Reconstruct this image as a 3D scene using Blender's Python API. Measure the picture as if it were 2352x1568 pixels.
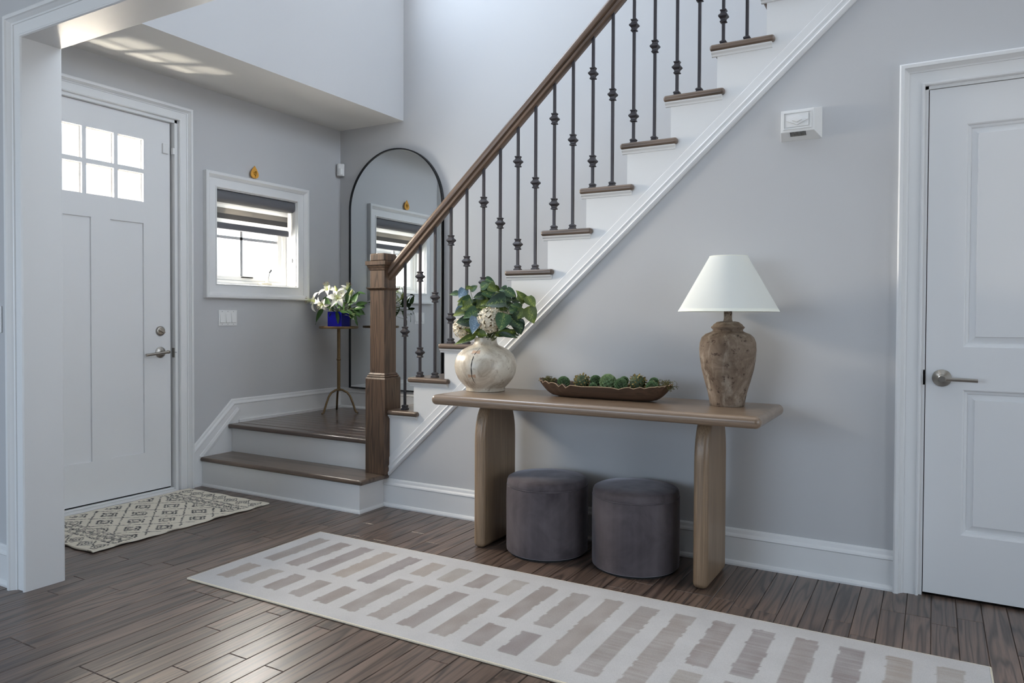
import bpy, bmesh, math, random
from mathutils import Vector, Matrix
random.seed(11)
sc = bpy.context.scene
for o in list(bpy.data.objects): bpy.data.objects.remove(o)

# ------------------------------------------------------------------ camera
CAM = Vector((2.31427, -3.36774, 1.10732))
FW = Vector((-0.49783937, 0.86706991, -0.01859381))
RT = Vector((0.86717198, 0.49799021, 0.00430095))
UP = Vector((-0.01298876, 0.01398285, 0.99981787))
FPX, PCY = 1688.91, 759.83
cam = bpy.data.objects.new('camera', bpy.data.cameras.new('camera'))
sc.collection.objects.link(cam)
M = Matrix((RT, UP, -FW)).transposed().to_4x4(); M.translation = CAM
cam.matrix_world = M
cam.data.sensor_width = 36; cam.data.lens = FPX / 2352 * 36
cam.data.shift_y = -(784 - PCY) / 2352
cam.data.clip_start = 0.05
sc.camera = cam

def at(u, v, ax, val):
    d = FW + RT * ((u - 1176) / FPX) - UP * ((v - PCY) / FPX)
    return CAM + d * ((val - CAM[ax]) / d[ax])

# ------------------------------------------------------------------ world and daylight
w = bpy.data.worlds.new('sky'); sc.world = w; w.use_nodes = True
nt = w.node_tree; nt.nodes.clear()
tc = nt.nodes.new('ShaderNodeTexCoord'); sp = nt.nodes.new('ShaderNodeSeparateXYZ')
rp = nt.nodes.new('ShaderNodeValToRGB'); bg = nt.nodes.new('ShaderNodeBackground'); ow = nt.nodes.new('ShaderNodeOutputWorld')
rp.color_ramp.elements[0].position = 0.46; rp.color_ramp.elements[0].color = (1.0, 0.93, 0.82, 1)
rp.color_ramp.elements[1].position = 0.56; rp.color_ramp.elements[1].color = (0.86, 0.93, 1.0, 1)
mr = nt.nodes.new('ShaderNodeMath'); mr.operation = 'MULTIPLY_ADD'; mr.inputs[1].default_value = 0.5; mr.inputs[2].default_value = 0.5
nt.links.new(tc.outputs['Generated'], sp.inputs[0]); nt.links.new(sp.outputs['Z'], mr.inputs[0])
nt.links.new(mr.outputs[0], rp.inputs[0]); nt.links.new(rp.outputs[0], bg.inputs[0]); nt.links.new(bg.outputs[0], ow.inputs[0])
bg.inputs[1].default_value = 3.0

def daylight(name, loc, direction, sx, sy, power, color):
    l = bpy.data.lights.new(name, 'AREA'); l.shape = 'RECTANGLE'; l.size = sx; l.size_y = sy; l.energy = power; l.color = color
    o = bpy.data.objects.new(name, l); sc.collection.objects.link(o)
    o.location = loc; o.rotation_euler = Vector(direction).to_track_quat('-Z', 'Y').to_euler()
    return o
XW, YB = -1.8374, 1.0851
# front door lites, side window, upper foyer window, big window right, rear window
daylight('daylight_door', (XW - 0.75, -0.86, 2.32), (1, 0, -0.45), 1.1, 0.8, 620, (1.0, 0.87, 0.72))
daylight('daylight_window', (XW - 0.22, 0.255, 1.50), (1, 0, 0), 0.66, 0.36, 42, (1.0, 0.95, 0.88))
daylight('daylight_upper', (-1.40, -0.25, 4.2), (1, 0.0, -0.15), 1.7, 1.5, 72, (0.70, 0.83, 1.0))
daylight('bulkhead_fill', (6.60, -0.3, 4.15), (-1, 0.0, 0.0), 2.2, 1.7, 145, (0.70, 0.83, 1.0))  # unseen lamp added upstairs to brighten the bulkhead
daylight('daylight_right', (5.30, -2.6, 1.35), (-1, 0, 0), 3.4, 1.9, 26, (0.42, 0.68, 1.0))
daylight('daylight_rear', (-1.5, -6.70, 1.5), (0, 1, 0), 3.6, 1.7, 60, (0.44, 0.69, 1.0))
# added area lamps for sun glare thrown up through the door lites
for nm, loc, sx_, sy_, pw in (('drive_glare_near', (-2.90, -1.45, -0.15), 0.12, 0.5, 40), ('drive_glare_far', (-8.2, 3.1, -0.15), 0.7, 0.7, 11)):
    gl = daylight(nm, loc, Vector((XW, -0.9, 2.0)) - Vector(loc), sx_, sy_, pw, (1.0, 0.90, 0.74)); gl.data.spread = math.radians(50)
vs = sc.view_settings
vs.view_transform = 'Standard'; vs.look = 'None'; vs.gamma = 1; vs.use_curve_mapping = False
vs.exposure = 0.0
sc.cycles.max_bounces = 10; sc.cycles.diffuse_bounces = 6; sc.cycles.sample_clamp_indirect = 8
sc.cycles.caustics_reflective = False; sc.cycles.caustics_refractive = False

# ------------------------------------------------------------------ materials
def lin(c):
    c = c / 255.0
    return c / 12.92 if c <= 0.04045 else ((c + 0.055) / 1.055) ** 2.4
def S(r, g, b): return (lin(r), lin(g), lin(b), 1)

class N:
    def __init__(s, name):
        s.m = bpy.data.materials.new(name); s.m.use_nodes = True
        s.t = s.m.node_tree; s.b = s.t.nodes['Principled BSDF']; s.out = s.t.nodes['Material Output']
    def n(s, typ, **kw):
        x = s.t.nodes.new(typ)
        for k, v in kw.items():
            if k.startswith('i_'):
                key = k[2:]
                x.inputs[int(key) if key.isdigit() else key.replace('_', ' ')].default_value = v
            else: setattr(x, k, v)
        return x
    def l(s, a, b): s.t.links.new(a, b)
    def math(s, op, a, b=None, c=None):
        x = s.n('ShaderNodeMath', operation=op)
        for i, q in enumerate((a, b, c)):
            if q is None: continue
            if isinstance(q, (int, float)): x.inputs[i].default_value = q
            else: s.l(q, x.inputs[i])
        return x.outputs[0]
    def mix(s, f, a, b, bt='MIX'):
        x = s.n('ShaderNodeMix', data_type='RGBA', blend_type=bt)
        for i, q in ((0, f), (6, a), (7, b)):
            if isinstance(q, (int, float, tuple)): x.inputs[i].default_value = q
            else: s.l(q, x.inputs[i])
        return x.outputs[2]
    def coords(s, scale=(1, 1, 1), rnd=True):
        c = s.n('ShaderNodeTexCoord').outputs['Object']
        if rnd:
            r = s.n('ShaderNodeObjectInfo').outputs['Random']
            v = s.n('ShaderNodeVectorMath', operation='MULTIPLY_ADD')
            cx = s.n('ShaderNodeCombineXYZ'); 
            for i, k in enumerate((37.0, 53.0, 71.0)): s.l(s.math('MULTIPLY', r, k), cx.inputs[i])
            v = s.n('ShaderNodeVectorMath', operation='ADD'); s.l(c, v.inputs[0]); s.l(cx.outputs[0], v.inputs[1]); c = v.outputs[0]
        mp = s.n('ShaderNodeMapping'); mp.inputs['Scale'].default_value = scale
        s.l(c, mp.inputs[0]); return mp.outputs[0]
    def noise(s, vec, scale, detail=3, rough=0.5, dist=0.0):
        x = s.n('ShaderNodeTexNoise'); x.inputs['Scale'].default_value = scale; x.inputs['Detail'].default_value = detail
        x.inputs['Roughness'].default_value = rough; x.inputs['Distortion'].default_value = dist
        s.l(vec, x.inputs['Vector']); return x.outputs['Fac']
    def ramp(s, f, stops):
        x = s.n('ShaderNodeValToRGB'); e = x.color_ramp.elements
        while len(e) < len(stops): e.new(0.5)
        for i, (p, c) in enumerate(stops): e[i].position = p; e[i].color = c
        s.l(f, x.inputs[0]); return x.outputs[0]
    def bump(s, h, strength=0.2, dist=0.002):
        x = s.n('ShaderNodeBump'); x.inputs['Strength'].default_value = strength; x.inputs['Distance'].default_value = dist
        s.l(h, x.inputs['Height']); s.l(x.outputs[0], s.b.inputs['Normal'])
    def set(s, **kw):
        for k, v in kw.items():
            key = {'base': 'Base Color', 'rough': 'Roughness', 'metal': 'Metallic', 'coat': 'Coat Weight', 'crough': 'Coat Roughness',
                   'sheen': 'Sheen Weight', 'srough': 'Sheen Roughness', 'spec': 'Specular IOR Level', 'trans': 'Transmission Weight', 'ior': 'IOR',
                   'sss': 'Subsurface Weight', 'alpha': 'Alpha', 'stint': 'Sheen Tint'}[k]
            if hasattr(v, 'is_output') or hasattr(v, 'links'): s.l(v, s.b.inputs[key])
            else: s.b.inputs[key].default_value = v
        return s

MAT = {}
def paint(name, col, rough, bump=0.05, scale=220):
    m = N(name); v = m.coords(rnd=False)
    big = m.noise(v, 1.7, 2)
    m.set(base=m.mix(m.math('MULTIPLY', big, 0.06), col, (col[0] * 0.8, col[1] * 0.8, col[2] * 0.8, 1)), rough=rough)
    m.bump(m.noise(v, scale, 2), bump, 0.001); MAT[name] = m.m
paint('wall_paint', (0.545, 0.550, 0.560, 1), 0.85, 0.10)
paint('ceiling_paint', (0.78, 0.77, 0.75, 1), 0.9, 0.08)
paint('trim_white', (0.78, 0.785, 0.785, 1), 0.38, 0.03, 90)
paint('door_white', (0.78, 0.785, 0.79, 1), 0.42, 0.03, 90)
paint('plastic_white', (0.80, 0.80, 0.79, 1), 0.4, 0.02, 90)

def wood(name, dark, mid, light, ax, rough=0.42, coat=0.0, ring=26.0, across=7.0, along=0.55, var=0.25, ringamt=0.75, crough=0.2, pore=0.55, bump=0.25):
    m = N(name)
    def scl(a, b): s = [b, b, b]; s[ax] = a; return tuple(s)
    v = m.coords(scl(along, across))
    base = m.noise(v, 1.0, 2.5, 0.45, 0.15)
    rings = m.math('SINE', m.math('MULTIPLY', base, ring * 2.6))
    rings = m.math('MULTIPLY_ADD', rings, 0.5, 0.5)
    rings = m.math('POWER', rings, 2.2)
    fine = m.noise(m.coords(scl(4.0, 150.0)), 1.0, 4, 0.65)
    broad = m.noise(m.coords(scl(0.8, 14.0)), 1.0, 3, 0.5)
    col = m.mix(broad, mid, light)
    pm = m.ramp(fine, [(0.38, (1, 1, 1, 1)), (0.56, (0, 0, 0, 1))])
    dk = m.math('MULTIPLY', rings, ringamt)
    dk = m.math('MAXIMUM', dk, m.math('MULTIPLY', pm, pore))
    dk = m.math('MULTIPLY', dk, m.math('MULTIPLY_ADD', fine, 0.7, 0.55))
    col = m.mix(m.math('MINIMUM', dk, 1.0), col, dark)
    r = m.n('ShaderNodeObjectInfo').outputs['Random']
    hsv = m.n('ShaderNodeHueSaturation'); m.l(col, hsv.inputs['Color']); m.l(m.math('MULTIPLY_ADD', r, var, 1 - var / 2), hsv.inputs['Value'])
    m.set(base=hsv.outputs[0], rough=m.math('MULTIPLY_ADD', fine, 0.18, rough - 0.09), coat=coat, crough=crough)
    m.bump(m.math('ADD', m.math('MULTIPLY', fine, 0.6), m.math('MULTIPLY', rings, -0.25)), bump, 0.0008)
    MAT[name] = m.m
wood('floor_oak', S(40, 31, 26), S(98, 81, 71), S(122, 102, 90), 1, rough=0.36, coat=0.25, ring=34, across=8.5, along=0.55, var=0.34, crough=0.22, ringamt=0.85)
wood('landing_oak', S(46, 36, 31), S(86, 68, 59), S(104, 84, 72), 0, rough=0.30, coat=0.5, ring=12, across=9, var=0.2, crough=0.14, ringamt=0.45)
wood('tread_oak_y', S(60, 48, 39), S(108, 90, 76), S(126, 107, 92), 1, rough=0.34, coat=0.3, ring=14, across=9, var=0.12)
wood('tread_oak_x', S(60, 48, 39), S(108, 90, 76), S(126, 107, 92), 0, rough=0.34, coat=0.3, ring=14, across=9, var=0.12)
wood('newel_oak', S(44, 32, 25), S(94, 72, 56), S(114, 90, 70), 2, rough=0.42, ring=26, across=11, along=1.2, var=0.06)
wood('rail_oak', S(60, 46, 37), S(110, 88, 71), S(130, 106, 87), 0, rough=0.4, coat=0.2, ring=12, across=12, along=0.8, var=0.02)
wood('table_oak_x', S(74, 57, 44), S(128, 106, 86), S(146, 124, 102), 0, rough=0.36, coat=0.55, ring=9, across=7, along=0.6, var=0.04, ringamt=0.35, pore=0.5)
wood('table_oak_z', S(84, 66, 50), S(136, 112, 88), S(154, 130, 104), 2, rough=0.42, coat=0.15, ring=9, across=8, along=0.7, var=0.04, ringamt=0.4, pore=0.55)
wood('bowl_wood', S(34, 22, 15), S(70, 50, 38), S(92, 70, 54), 0, rough=0.55, ring=8, across=10, along=2, var=0.02, ringamt=0.3)

def simple(name, col, rough=0.5, metal=0.0, var=0.12, scale=30, bump=0.0, **kw):
    m = N(name); v = m.coords()
    n_ = m.noise(v, scale, 3)
    m.set(base=m.mix(n_, (col[0] * (1 - var), col[1] * (1 - var), col[2] * (1 - var), 1), (min(1, col[0] * (1 + var)), min(1, col[1] * (1 + var)), min(1, col[2] * (1 + var)), 1)), rough=rough, metal=metal, **kw)
    if bump: m.bump(n_, bump, 0.002)
    MAT[name] = m.m; return m
simple('iron', S(60, 57, 61), 0.40, 0.35, 0.15, 60, 0.05)
simple('black_metal', S(22, 22, 26), 0.45, 0.3)
simple('nickel', S(168, 162, 154), 0.30, 1.0, 0.06, 80)
simple('bronze', S(116, 96, 70), 0.42, 0.75, 0.25, 60, 0.05)
simple('brass_gold', S(206, 160, 70), 0.3, 0.9)
simple('dark_gap', S(22, 21, 20), 0.8)
simple('shade_grey', S(98, 98, 102), 0.55, 0.0, 0.05, 200)
simple('grey_button', S(120, 122, 126), 0.5)
simple('scratch_tan', S(190, 165, 125), 0.7)
simple('vinyl_white', (0.80, 0.80, 0.78, 1), 0.35, 0, 0.03)
simple('crank_cream', S(225, 218, 200), 0.4)
simple('muntin_grey', S(150, 152, 156), 0.5)
simple('amber', S(222, 160, 60), 0.35, 0, 0.2, 60, sss=0.0)
simple('stem_green', S(92, 108, 52), 0.55)
simple('lily_leaf', S(58, 92, 40), 0.42, 0, 0.35, 30)
simple('lily_bud', S(196, 204, 128), 0.45, 0, 0.12, 30)
simple('anther', S(120, 66, 28), 0.7)
simple('stamen', S(210, 220, 150), 0.5)
simple('hydrangea_cream', S(238, 228, 206), 0.7, 0, 0.16, 120)
simple('hydrangea_shade', S(140, 122, 88), 0.8, 0, 0.2, 60)  # tan shade between the florets, put into the core colour
simple('bowl_rim', S(170, 146, 118), 0.8, 0, 0.2, 60)
simple('twig', S(98, 92, 52), 0.8, 0, 0.5, 90)
simple('pod_green', S(118, 144, 102), 0.6, 0, 0.5, 60)
simple('pod_pale', S(150, 168, 126), 0.6, 0, 0.4, 60)
simple('pod_brown', S(128, 110, 58), 0.65, 0, 0.5, 60)
simple('pod_dark', S(64, 78, 52), 0.8, 0, 0.4, 60)
simple('exterior_stone', S(205, 198, 186), 0.9, 0, 0.2, 20)
simple('jute_edge', S(214, 204, 184), 0.9, 0, 0.2, 200)

# lily petals: white with a faint green throat along local x
m = N('lily_petal'); v = m.n('ShaderNodeTexCoord').outputs['Generated']; sx = m.n('ShaderNodeSeparateXYZ'); m.l(v, sx.inputs[0])
m.set(base=m.ramp(sx.outputs[0], [(0.0, S(196, 206, 150)), (0.35, S(240, 240, 232)), (1.0, S(246, 245, 242))]), rough=0.5, sss=0.0)
MAT['lily_petal'] = m.m
# velvet
m = N('velvet'); v = m.coords()
n1 = m.noise(v, 5, 4, 0.6, 0.6); n2 = m.noise(m.coords((14, 14, 1.2)), 1, 3)
f = m.math('ADD', m.math('MULTIPLY', n1, 0.6), m.math('MULTIPLY', n2, 0.4))
m.set(base=m.ramp(f, [(0.36, S(70, 64, 67)), (0.64, S(104, 97, 100))]), rough=0.95, sheen=0.55, srough=0.35, spec=0.1, stint=(0.72, 0.70, 0.76, 1))
m.bump(m.noise(v, 400, 2), 0.15, 0.001); MAT['velvet'] = m.m
# linen lampshade
m = N('linen'); v = m.coords(rnd=False)
m.set(base=S(240, 241, 236), rough=0.9)
tr = m.n('ShaderNodeBsdfTranslucent'); tr.inputs[0].default_value = S(246, 246, 238)
ms = m.n('ShaderNodeMixShader'); ms.inputs[0].default_value = 0.25
m.l(m.b.outputs[0], ms.inputs[1]); m.l(tr.outputs[0], ms.inputs[2]); m.l(ms.outputs[0], m.out.inputs[0])
m.bump(m.noise(m.coords((500, 500, 700)), 1, 2), 0.2, 0.0008); MAT['linen'] = m.m
simple('linen_trim', S(240, 240, 228), 0.85, 0, 0.03, 200)
# terracotta lamp jar
m = N('aged_clay'); v = m.coords(rnd=False)
a = m.noise(v, 9, 5, 0.65, 0.8); b_ = m.noise(v, 34, 5, 0.7); c_ = m.noise(m.coords((1, 1, 0.35), rnd=False), 26, 4, 0.6, 0.4)
col = m.ramp(a, [(0.30, S(82, 66, 52)), (0.52, S(124, 107, 91)), (0.72, S(158, 144, 128))])
col = m.mix(m.ramp(c_, [(0.52, (0, 0, 0, 1)), (0.70, (0.7, 0.7, 0.7, 1))]), col, S(172, 160, 144))
col = m.mix(m.ramp(b_, [(0.34, (0.9, 0.9, 0.9, 1)), (0.43, (0, 0, 0, 1))]), col, S(58, 42, 32))
m.set(base=col, rough=0.9); m.bump(b_, 0.5, 0.006); MAT['aged_clay'] = m.m
# marbled cream vase
m = N('marbled_cream'); v = m.coords(rnd=False)
a = m.noise(m.coords((1, 1, 0.8), rnd=False), 7, 5, 0.62, 1.6); b_ = m.noise(v, 46, 4, 0.7)
col = m.ramp(a, [(0.30, S(128, 112, 96)), (0.42, S(188, 176, 158)), (0.58, S(214, 206, 190))])
col = m.mix(m.ramp(b_, [(0.33, (0.6, 0.6, 0.6, 1)), (0.44, (0, 0, 0, 1))]), col, S(150, 132, 112))
m.set(base=col, rough=0.34, coat=0.3, crough=0.25); m.bump(b_, 0.06, 0.002); MAT['marbled_cream'] = m.m
simple('vase_key', S(190, 160, 134), 0.5)
# variegated leaf
def leafmat(name, c1, c2, c3, rough=0.45):
    m = N(name); v = m.coords()
    a = m.noise(v, 14, 3, 0.6, 0.8)
    g = m.n('ShaderNodeTexCoord').outputs['Generated']; sx = m.n('ShaderNodeSeparateXYZ'); m.l(g, sx.inputs[0])
    mid = m.math('SUBTRACT', 1.0, m.math('MULTIPLY', m.math('ABSOLUTE', m.math('SUBTRACT', sx.outputs[1], 0.5)), 3.0))
    f = m.math('MULTIPLY', a, m.math('MULTIPLY_ADD', mid, 0.5, 0.72))
    m.set(base=m.ramp(f, [(0.40, c1), (0.60, c2), (0.74, c3)]), rough=rough); MAT[name] = m.m
leafmat('leaf_dark', S(32, 52, 36), S(54, 80, 50), S(130, 144, 84))
leafmat('leaf_mid', S(52, 82, 52), S(80, 112, 66), S(166, 174, 100))
leafmat('leaf_olive', S(76, 92, 34), S(108, 126, 46), S(166, 170, 78))
leafmat('leaf_blue', S(98, 122, 138), S(140, 164, 184), S(176, 192, 204))
# glass
def glass(name, tint, refl=0.08, rough=0.0):
    m = N(name); t = m.n('ShaderNodeBsdfTransparent'); t.inputs[0].default_value = tint
    g = m.n('ShaderNodeBsdfGlossy'); g.inputs['Roughness'].default_value = rough
    lw = m.n('ShaderNodeLayerWeight'); lw.inputs[0].default_value = 0.25
    ms = m.n('ShaderNodeMixShader'); m.l(m.math('MULTIPLY_ADD', lw.outputs['Fresnel'], 0.6, refl * 0.3), ms.inputs[0])
    m.l(t.outputs[0], ms.inputs[1]); m.l(g.outputs[0], ms.inputs[2]); m.l(ms.outputs[0], m.out.inputs[0]); MAT[name] = m.m
glass('pane_glass', (0.96, 0.97, 0.97, 1))
m = N('blue_glass'); m.set(base=S(26, 26, 150), rough=0.12, spec=0.25)
t = m.n('ShaderNodeBsdfTransparent'); t.inputs[0].default_value = (0.10, 0.12, 0.75, 1)
ms = m.n('ShaderNodeMixShader'); ms.inputs[0].default_value = 0.7; m.l(t.outputs[0], ms.inputs[1]); m.l(m.b.outputs[0], ms.inputs[2]); m.l(ms.outputs[0], m.out.inputs[0])
MAT['blue_glass'] = m.m
m = N('mirror_glass'); m.set(base=(0.86, 0.90, 0.91, 1), metal=1.0, rough=0.01); MAT['mirror_glass'] = m.m
def fabric_band(name, col, tr, mixf):
    m = N(name); m.set(base=col, rough=0.9); t = m.n('ShaderNodeBsdfTranslucent'); t.inputs[0].default_value = tr
    t2 = m.n('ShaderNodeBsdfTransparent')
    ms = m.n('ShaderNodeMixShader'); ms.inputs[0].default_value = mixf; m.l(m.b.outputs[0], ms.inputs[1]); m.l(t.outputs[0], ms.inputs[2])
    m.l(ms.outputs[0], m.out.inputs[0]); MAT[name] = m.m
fabric_band('blind_grey', S(128, 126, 124), S(96, 93, 90), 0.5)
fabric_band('blind_light', S(170, 168, 164), S(150, 146, 140), 0.55)
fabric_band('blind_sheer', S(235, 235, 232), S(235, 235, 235), 0.6)
# woven colours come from a colour attribute (the dye itself)
def woven(name, scale, bump, var):
    m = N(name); a = m.n('ShaderNodeVertexColor'); a.layer_name = 'dye'; v = m.coords(rnd=False)
    n_ = m.noise(v, scale, 3, 0.7); n2 = m.noise(v, 9, 3)
    f = m.math('ADD', m.math('MULTIPLY', m.math('SUBTRACT', n_, 0.5), var), m.math('MULTIPLY', m.math('SUBTRACT', n2, 0.5), 0.18))
    hs = m.n('ShaderNodeHueSaturation'); m.l(a.outputs[0], hs.inputs['Color']); m.l(m.math('ADD', f, 1.0), hs.inputs['Value'])
    m.set(base=hs.outputs[0], rough=0.95, sheen=0.15, spec=0.1); m.bump(n_, bump, 0.003); MAT[name] = m.m
woven('rug_weave', 260, 0.5, 0.45)
woven('mat_weave', 420, 0.4, 0.25)

# ------------------------------------------------------------------ mesh helpers
COL = sc.collection
class MB:
    def __init__(s): s.v = []; s.f = []
    def add(s, vs, fs):
        n = len(s.v); s.v += [tuple(p) for p in vs]; s.f += [tuple(i + n for i in f) for f in fs]; return s
    def box(s, x0, x1, y0, y1, z0, z1):
        x0, x1 = min(x0, x1), max(x0, x1); y0, y1 = min(y0, y1), max(y0, y1); z0, z1 = min(z0, z1), max(z0, z1)
        return s.add([(x0, y0, z0), (x1, y0, z0), (x1, y1, z0), (x0, y1, z0), (x0, y0, z1), (x1, y0, z1), (x1, y1, z1), (x0, y1, z1)],
                     [(0, 3, 2, 1), (4, 5, 6, 7), (0, 1, 5, 4), (1, 2, 6, 5), (2, 3, 7, 6), (3, 0, 4, 7)])
    def prism(s, poly, fn, d0, d1):
        """poly: 2-D points; fn(a, b, d) -> 3-D"""
        n = len(poly)
        vs = [fn(a, b, d0) for a, b in poly] + [fn(a, b, d1) for a, b in poly]
        fs = [tuple(range(n)), tuple(range(2 * n - 1, n - 1, -1))] + [(i, (i + 1) % n + 0, (i + 1) % n + n, i + n) for i in range(n)]
        return s.add(vs, fs)
    def lathe(s, prof, n=40, c=(0, 0, 0), cap=True):
        vs = []; fs = []; k = len(prof)
        for j in range(n):
            a = 2 * math.pi * j / n
            for r, z in prof: vs.append((c[0] + r * math.cos(a), c[1] + r * math.sin(a), c[2] + z))
        for j in range(n):
            for i in range(k - 1):
                a, b = j * k + i, ((j + 1) % n) * k + i
                fs.append((a, b, b + 1, a + 1))
        if cap:
            if prof[0][0] > 1e-6: fs.append(tuple(j * k for j in range(n - 1, -1, -1)))
            if prof[-1][0] > 1e-6: fs.append(tuple(j * k + k - 1 for j in range(n)))
        return s.add(vs, fs)
    def tube(s, pts, r, n=8, closed=False):
        pts = [Vector(p) for p in pts]; m_ = len(pts); rs = r if isinstance(r, (list, tuple)) else [r] * m_
        prev = None; vs = []; fs = []
        for i, p in enumerate(pts):
            if closed: d = pts[(i + 1) % m_] - pts[i - 1]
            else: d = pts[min(i + 1, m_ - 1)] - pts[max(i - 1, 0)]
            d.normalize()
            if prev is None:
                u = d.orthogonal().normalized()
            else:
                u = prev - d * prev.dot(d)
                u = u.normalized() if u.length > 1e-6 else d.orthogonal().normalized()
            prev = u; w_ = d.cross(u)
            for k in range(n):
                a = 2 * math.pi * k / n; vs.append(p + (u * math.cos(a) + w_ * math.sin(a)) * rs[i])
        seg = m_ if closed else m_ - 1
        for i in range(seg):
            for k in range(n):
                a = i * n + k; b = i * n + (k + 1) % n; c = ((i + 1) % m_) * n + (k + 1) % n; d = ((i + 1) % m_) * n + k
                fs.append((a, b, c, d))
        if not closed:
            fs.append(tuple(range(n - 1, -1, -1))); fs.append(tuple((m_ - 1) * n + k for k in range(n)))
        return s.add(vs, fs)
    def frame(s, inner, prof, fn, open_bottom=False):
        """mitred casing round a rectangle; prof (outward offset, proud); fn(s, t, proud)"""
        s0, s1, t0, t1 = inner; rows = []
        for a, b in prof:
            if open_bottom: q = [(s0 - a, t0), (s0 - a, t1 + a), (s1 + a, t1 + a), (s1 + a, t0)]
            else: q = [(s0 - a, t0 - a), (s0 - a, t1 + a), (s1 + a, t1 + a), (s1 + a, t0 - a)]
            rows.append([fn(x, y, b) for x, y in q])
        k = len(prof); vs = [p for r_ in rows for p in r_]; fs = []
        for i in range(k):
            j = (i + 1) % k
            for q in range(3 if open_bottom else 4):
                q2 = (q + 1) % 4
                fs.append((i * 4 + q, i * 4 + q2, j * 4 + q2, j * 4 + q))
        if open_bottom:
            fs.append(tuple(i * 4 for i in range(k))); fs.append(tuple(i * 4 + 3 for i in range(k)))
        return s.add(vs, fs)
    def sweep(s, prof, path, fn):
        """prof (out, up) swept along a planar path of (s, t); fn(s, t, out)->3D; mitred, up measured normal to the path"""
        P = [Vector(p) for p in path]; n = len(P); k = len(prof); vs = []
        for i in range(n):
            if i == 0: d0 = d1 = (P[1] - P[0]).normalized()
            elif i == n - 1: d0 = d1 = (P[-1] - P[-2]).normalized()
            else: d0 = (P[i] - P[i - 1]).normalized(); d1 = (P[i + 1] - P[i]).normalized()
            n0 = Vector((-d0.y, d0.x)); n1 = Vector((-d1.y, d1.x)); nn = (n0 + n1).normalized(); nn = nn / max(0.2, nn.dot(n0))
            for o, up in prof:
                q = P[i] + nn * up; vs.append(fn(q.x, q.y, o))
        fs = []
        for i in range(n - 1):
            for j in range(k): fs.append((i * k + j, i * k + (j + 1) % k, (i + 1) * k + (j + 1) % k, (i + 1) * k + j))
        fs.append(tuple(range(k))); fs.append(tuple((n - 1) * k + j for j in range(k)))
        return s.add(vs, fs)
    def mesh(s, name):
        me = bpy.data.meshes.new(name); me.from_pydata(s.v, [], s.f); 
        bm = bmesh.new(); bm.from_mesh(me); bmesh.ops.recalc_face_normals(bm, faces=bm.faces); bm.to_mesh(me); bm.free()
        return me
    def build(s, name, mat, parent=None, smooth=False, bevel=0.0, seg=2, local=False):
        return link(name, s.mesh(name), mat, parent, smooth, bevel, seg, local)

def link(name, me, mat, parent=None, smooth=False, bevel=0.0, seg=2, local=False):
    o = bpy.data.objects.new(name, me); COL.objects.link(o)
    if mat is not None and len(me.materials) == 0: me.materials.append(MAT[mat])
    if smooth and len(me.polygons):
        me.polygons.foreach_set('use_smooth', [True] * len(me.polygons))
        try: me.set_sharp_from_angle(angle=math.radians(42))
        except Exception: pass
    if bevel:
        b = o.modifiers.new('bevel', 'BEVEL'); b.width = bevel; b.segments = seg; b.limit_method = 'ANGLE'; b.angle_limit = math.radians(40)
        if seg > 2:
            me.polygons.foreach_set('use_smooth', [True] * len(me.polygons)); b.harden_normals = True
    if parent is not None:
        o.parent = parent
        if not local: o.matrix_parent_inverse = parent['_inv'] if False else root_inv(parent)
    return o
def root_inv(p):
    m_ = Matrix.Identity(4)
    q = p
    while q is not None:
        m_ = Matrix.LocRotScale(q.location, q.rotation_euler, q.scale) @ m_ if q.parent is None else (q.matrix_parent_inverse @ Matrix.LocRotScale(q.location, q.rotation_euler, q.scale)) @ m_
        q = q.parent
    return m_.inverted()
def tag(o, label, cat, group=None, kind=None):
    o['label'] = label; o['category'] = cat
    if group: o['group'] = group
    if kind: o['kind'] = kind
    return o
def thing(name, loc, label, cat, group=None, kind=None, rz=0.0):
    o = bpy.data.objects.new(name, None); COL.objects.link(o); o.location = loc; o.rotation_euler = (0, 0, rz); o.empty_display_size = 0.05
    return tag(o, label, cat, group, kind)
def holes(mb, ax, p0, p1, rect, hs):
    """slab normal to ax between p0 and p1 over rect (s0,s1,t0,t1) with rectangular holes"""
    s0, s1, t0, t1 = rect
    S_ = sorted({s0, s1, *[q for h in hs for q in h[:2]]}); T_ = sorted({t0, t1, *[q for h in hs for q in h[2:]]})
    for a, b in zip(S_, S_[1:]):
        run = None
        for c, d in zip(T_, T_[1:]):
            mid = ((a + b) / 2, (c + d) / 2)
            if any(h[0] < mid[0] < h[1] and h[2] < mid[1] < h[3] for h in hs): continue
            if ax == 0: mb.box(p0, p1, a, b, c, d)
            else: mb.box(a, b, p0, p1, c, d)
    return mb
PX = lambda x: (lambda s, t, o: (x + o, s, t))       # plane normal +x : (y, z, proud)
PYm = lambda y: (lambda s, t, o: (s, y - o, t))      # plane facing -y : (x, z, proud)

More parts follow.
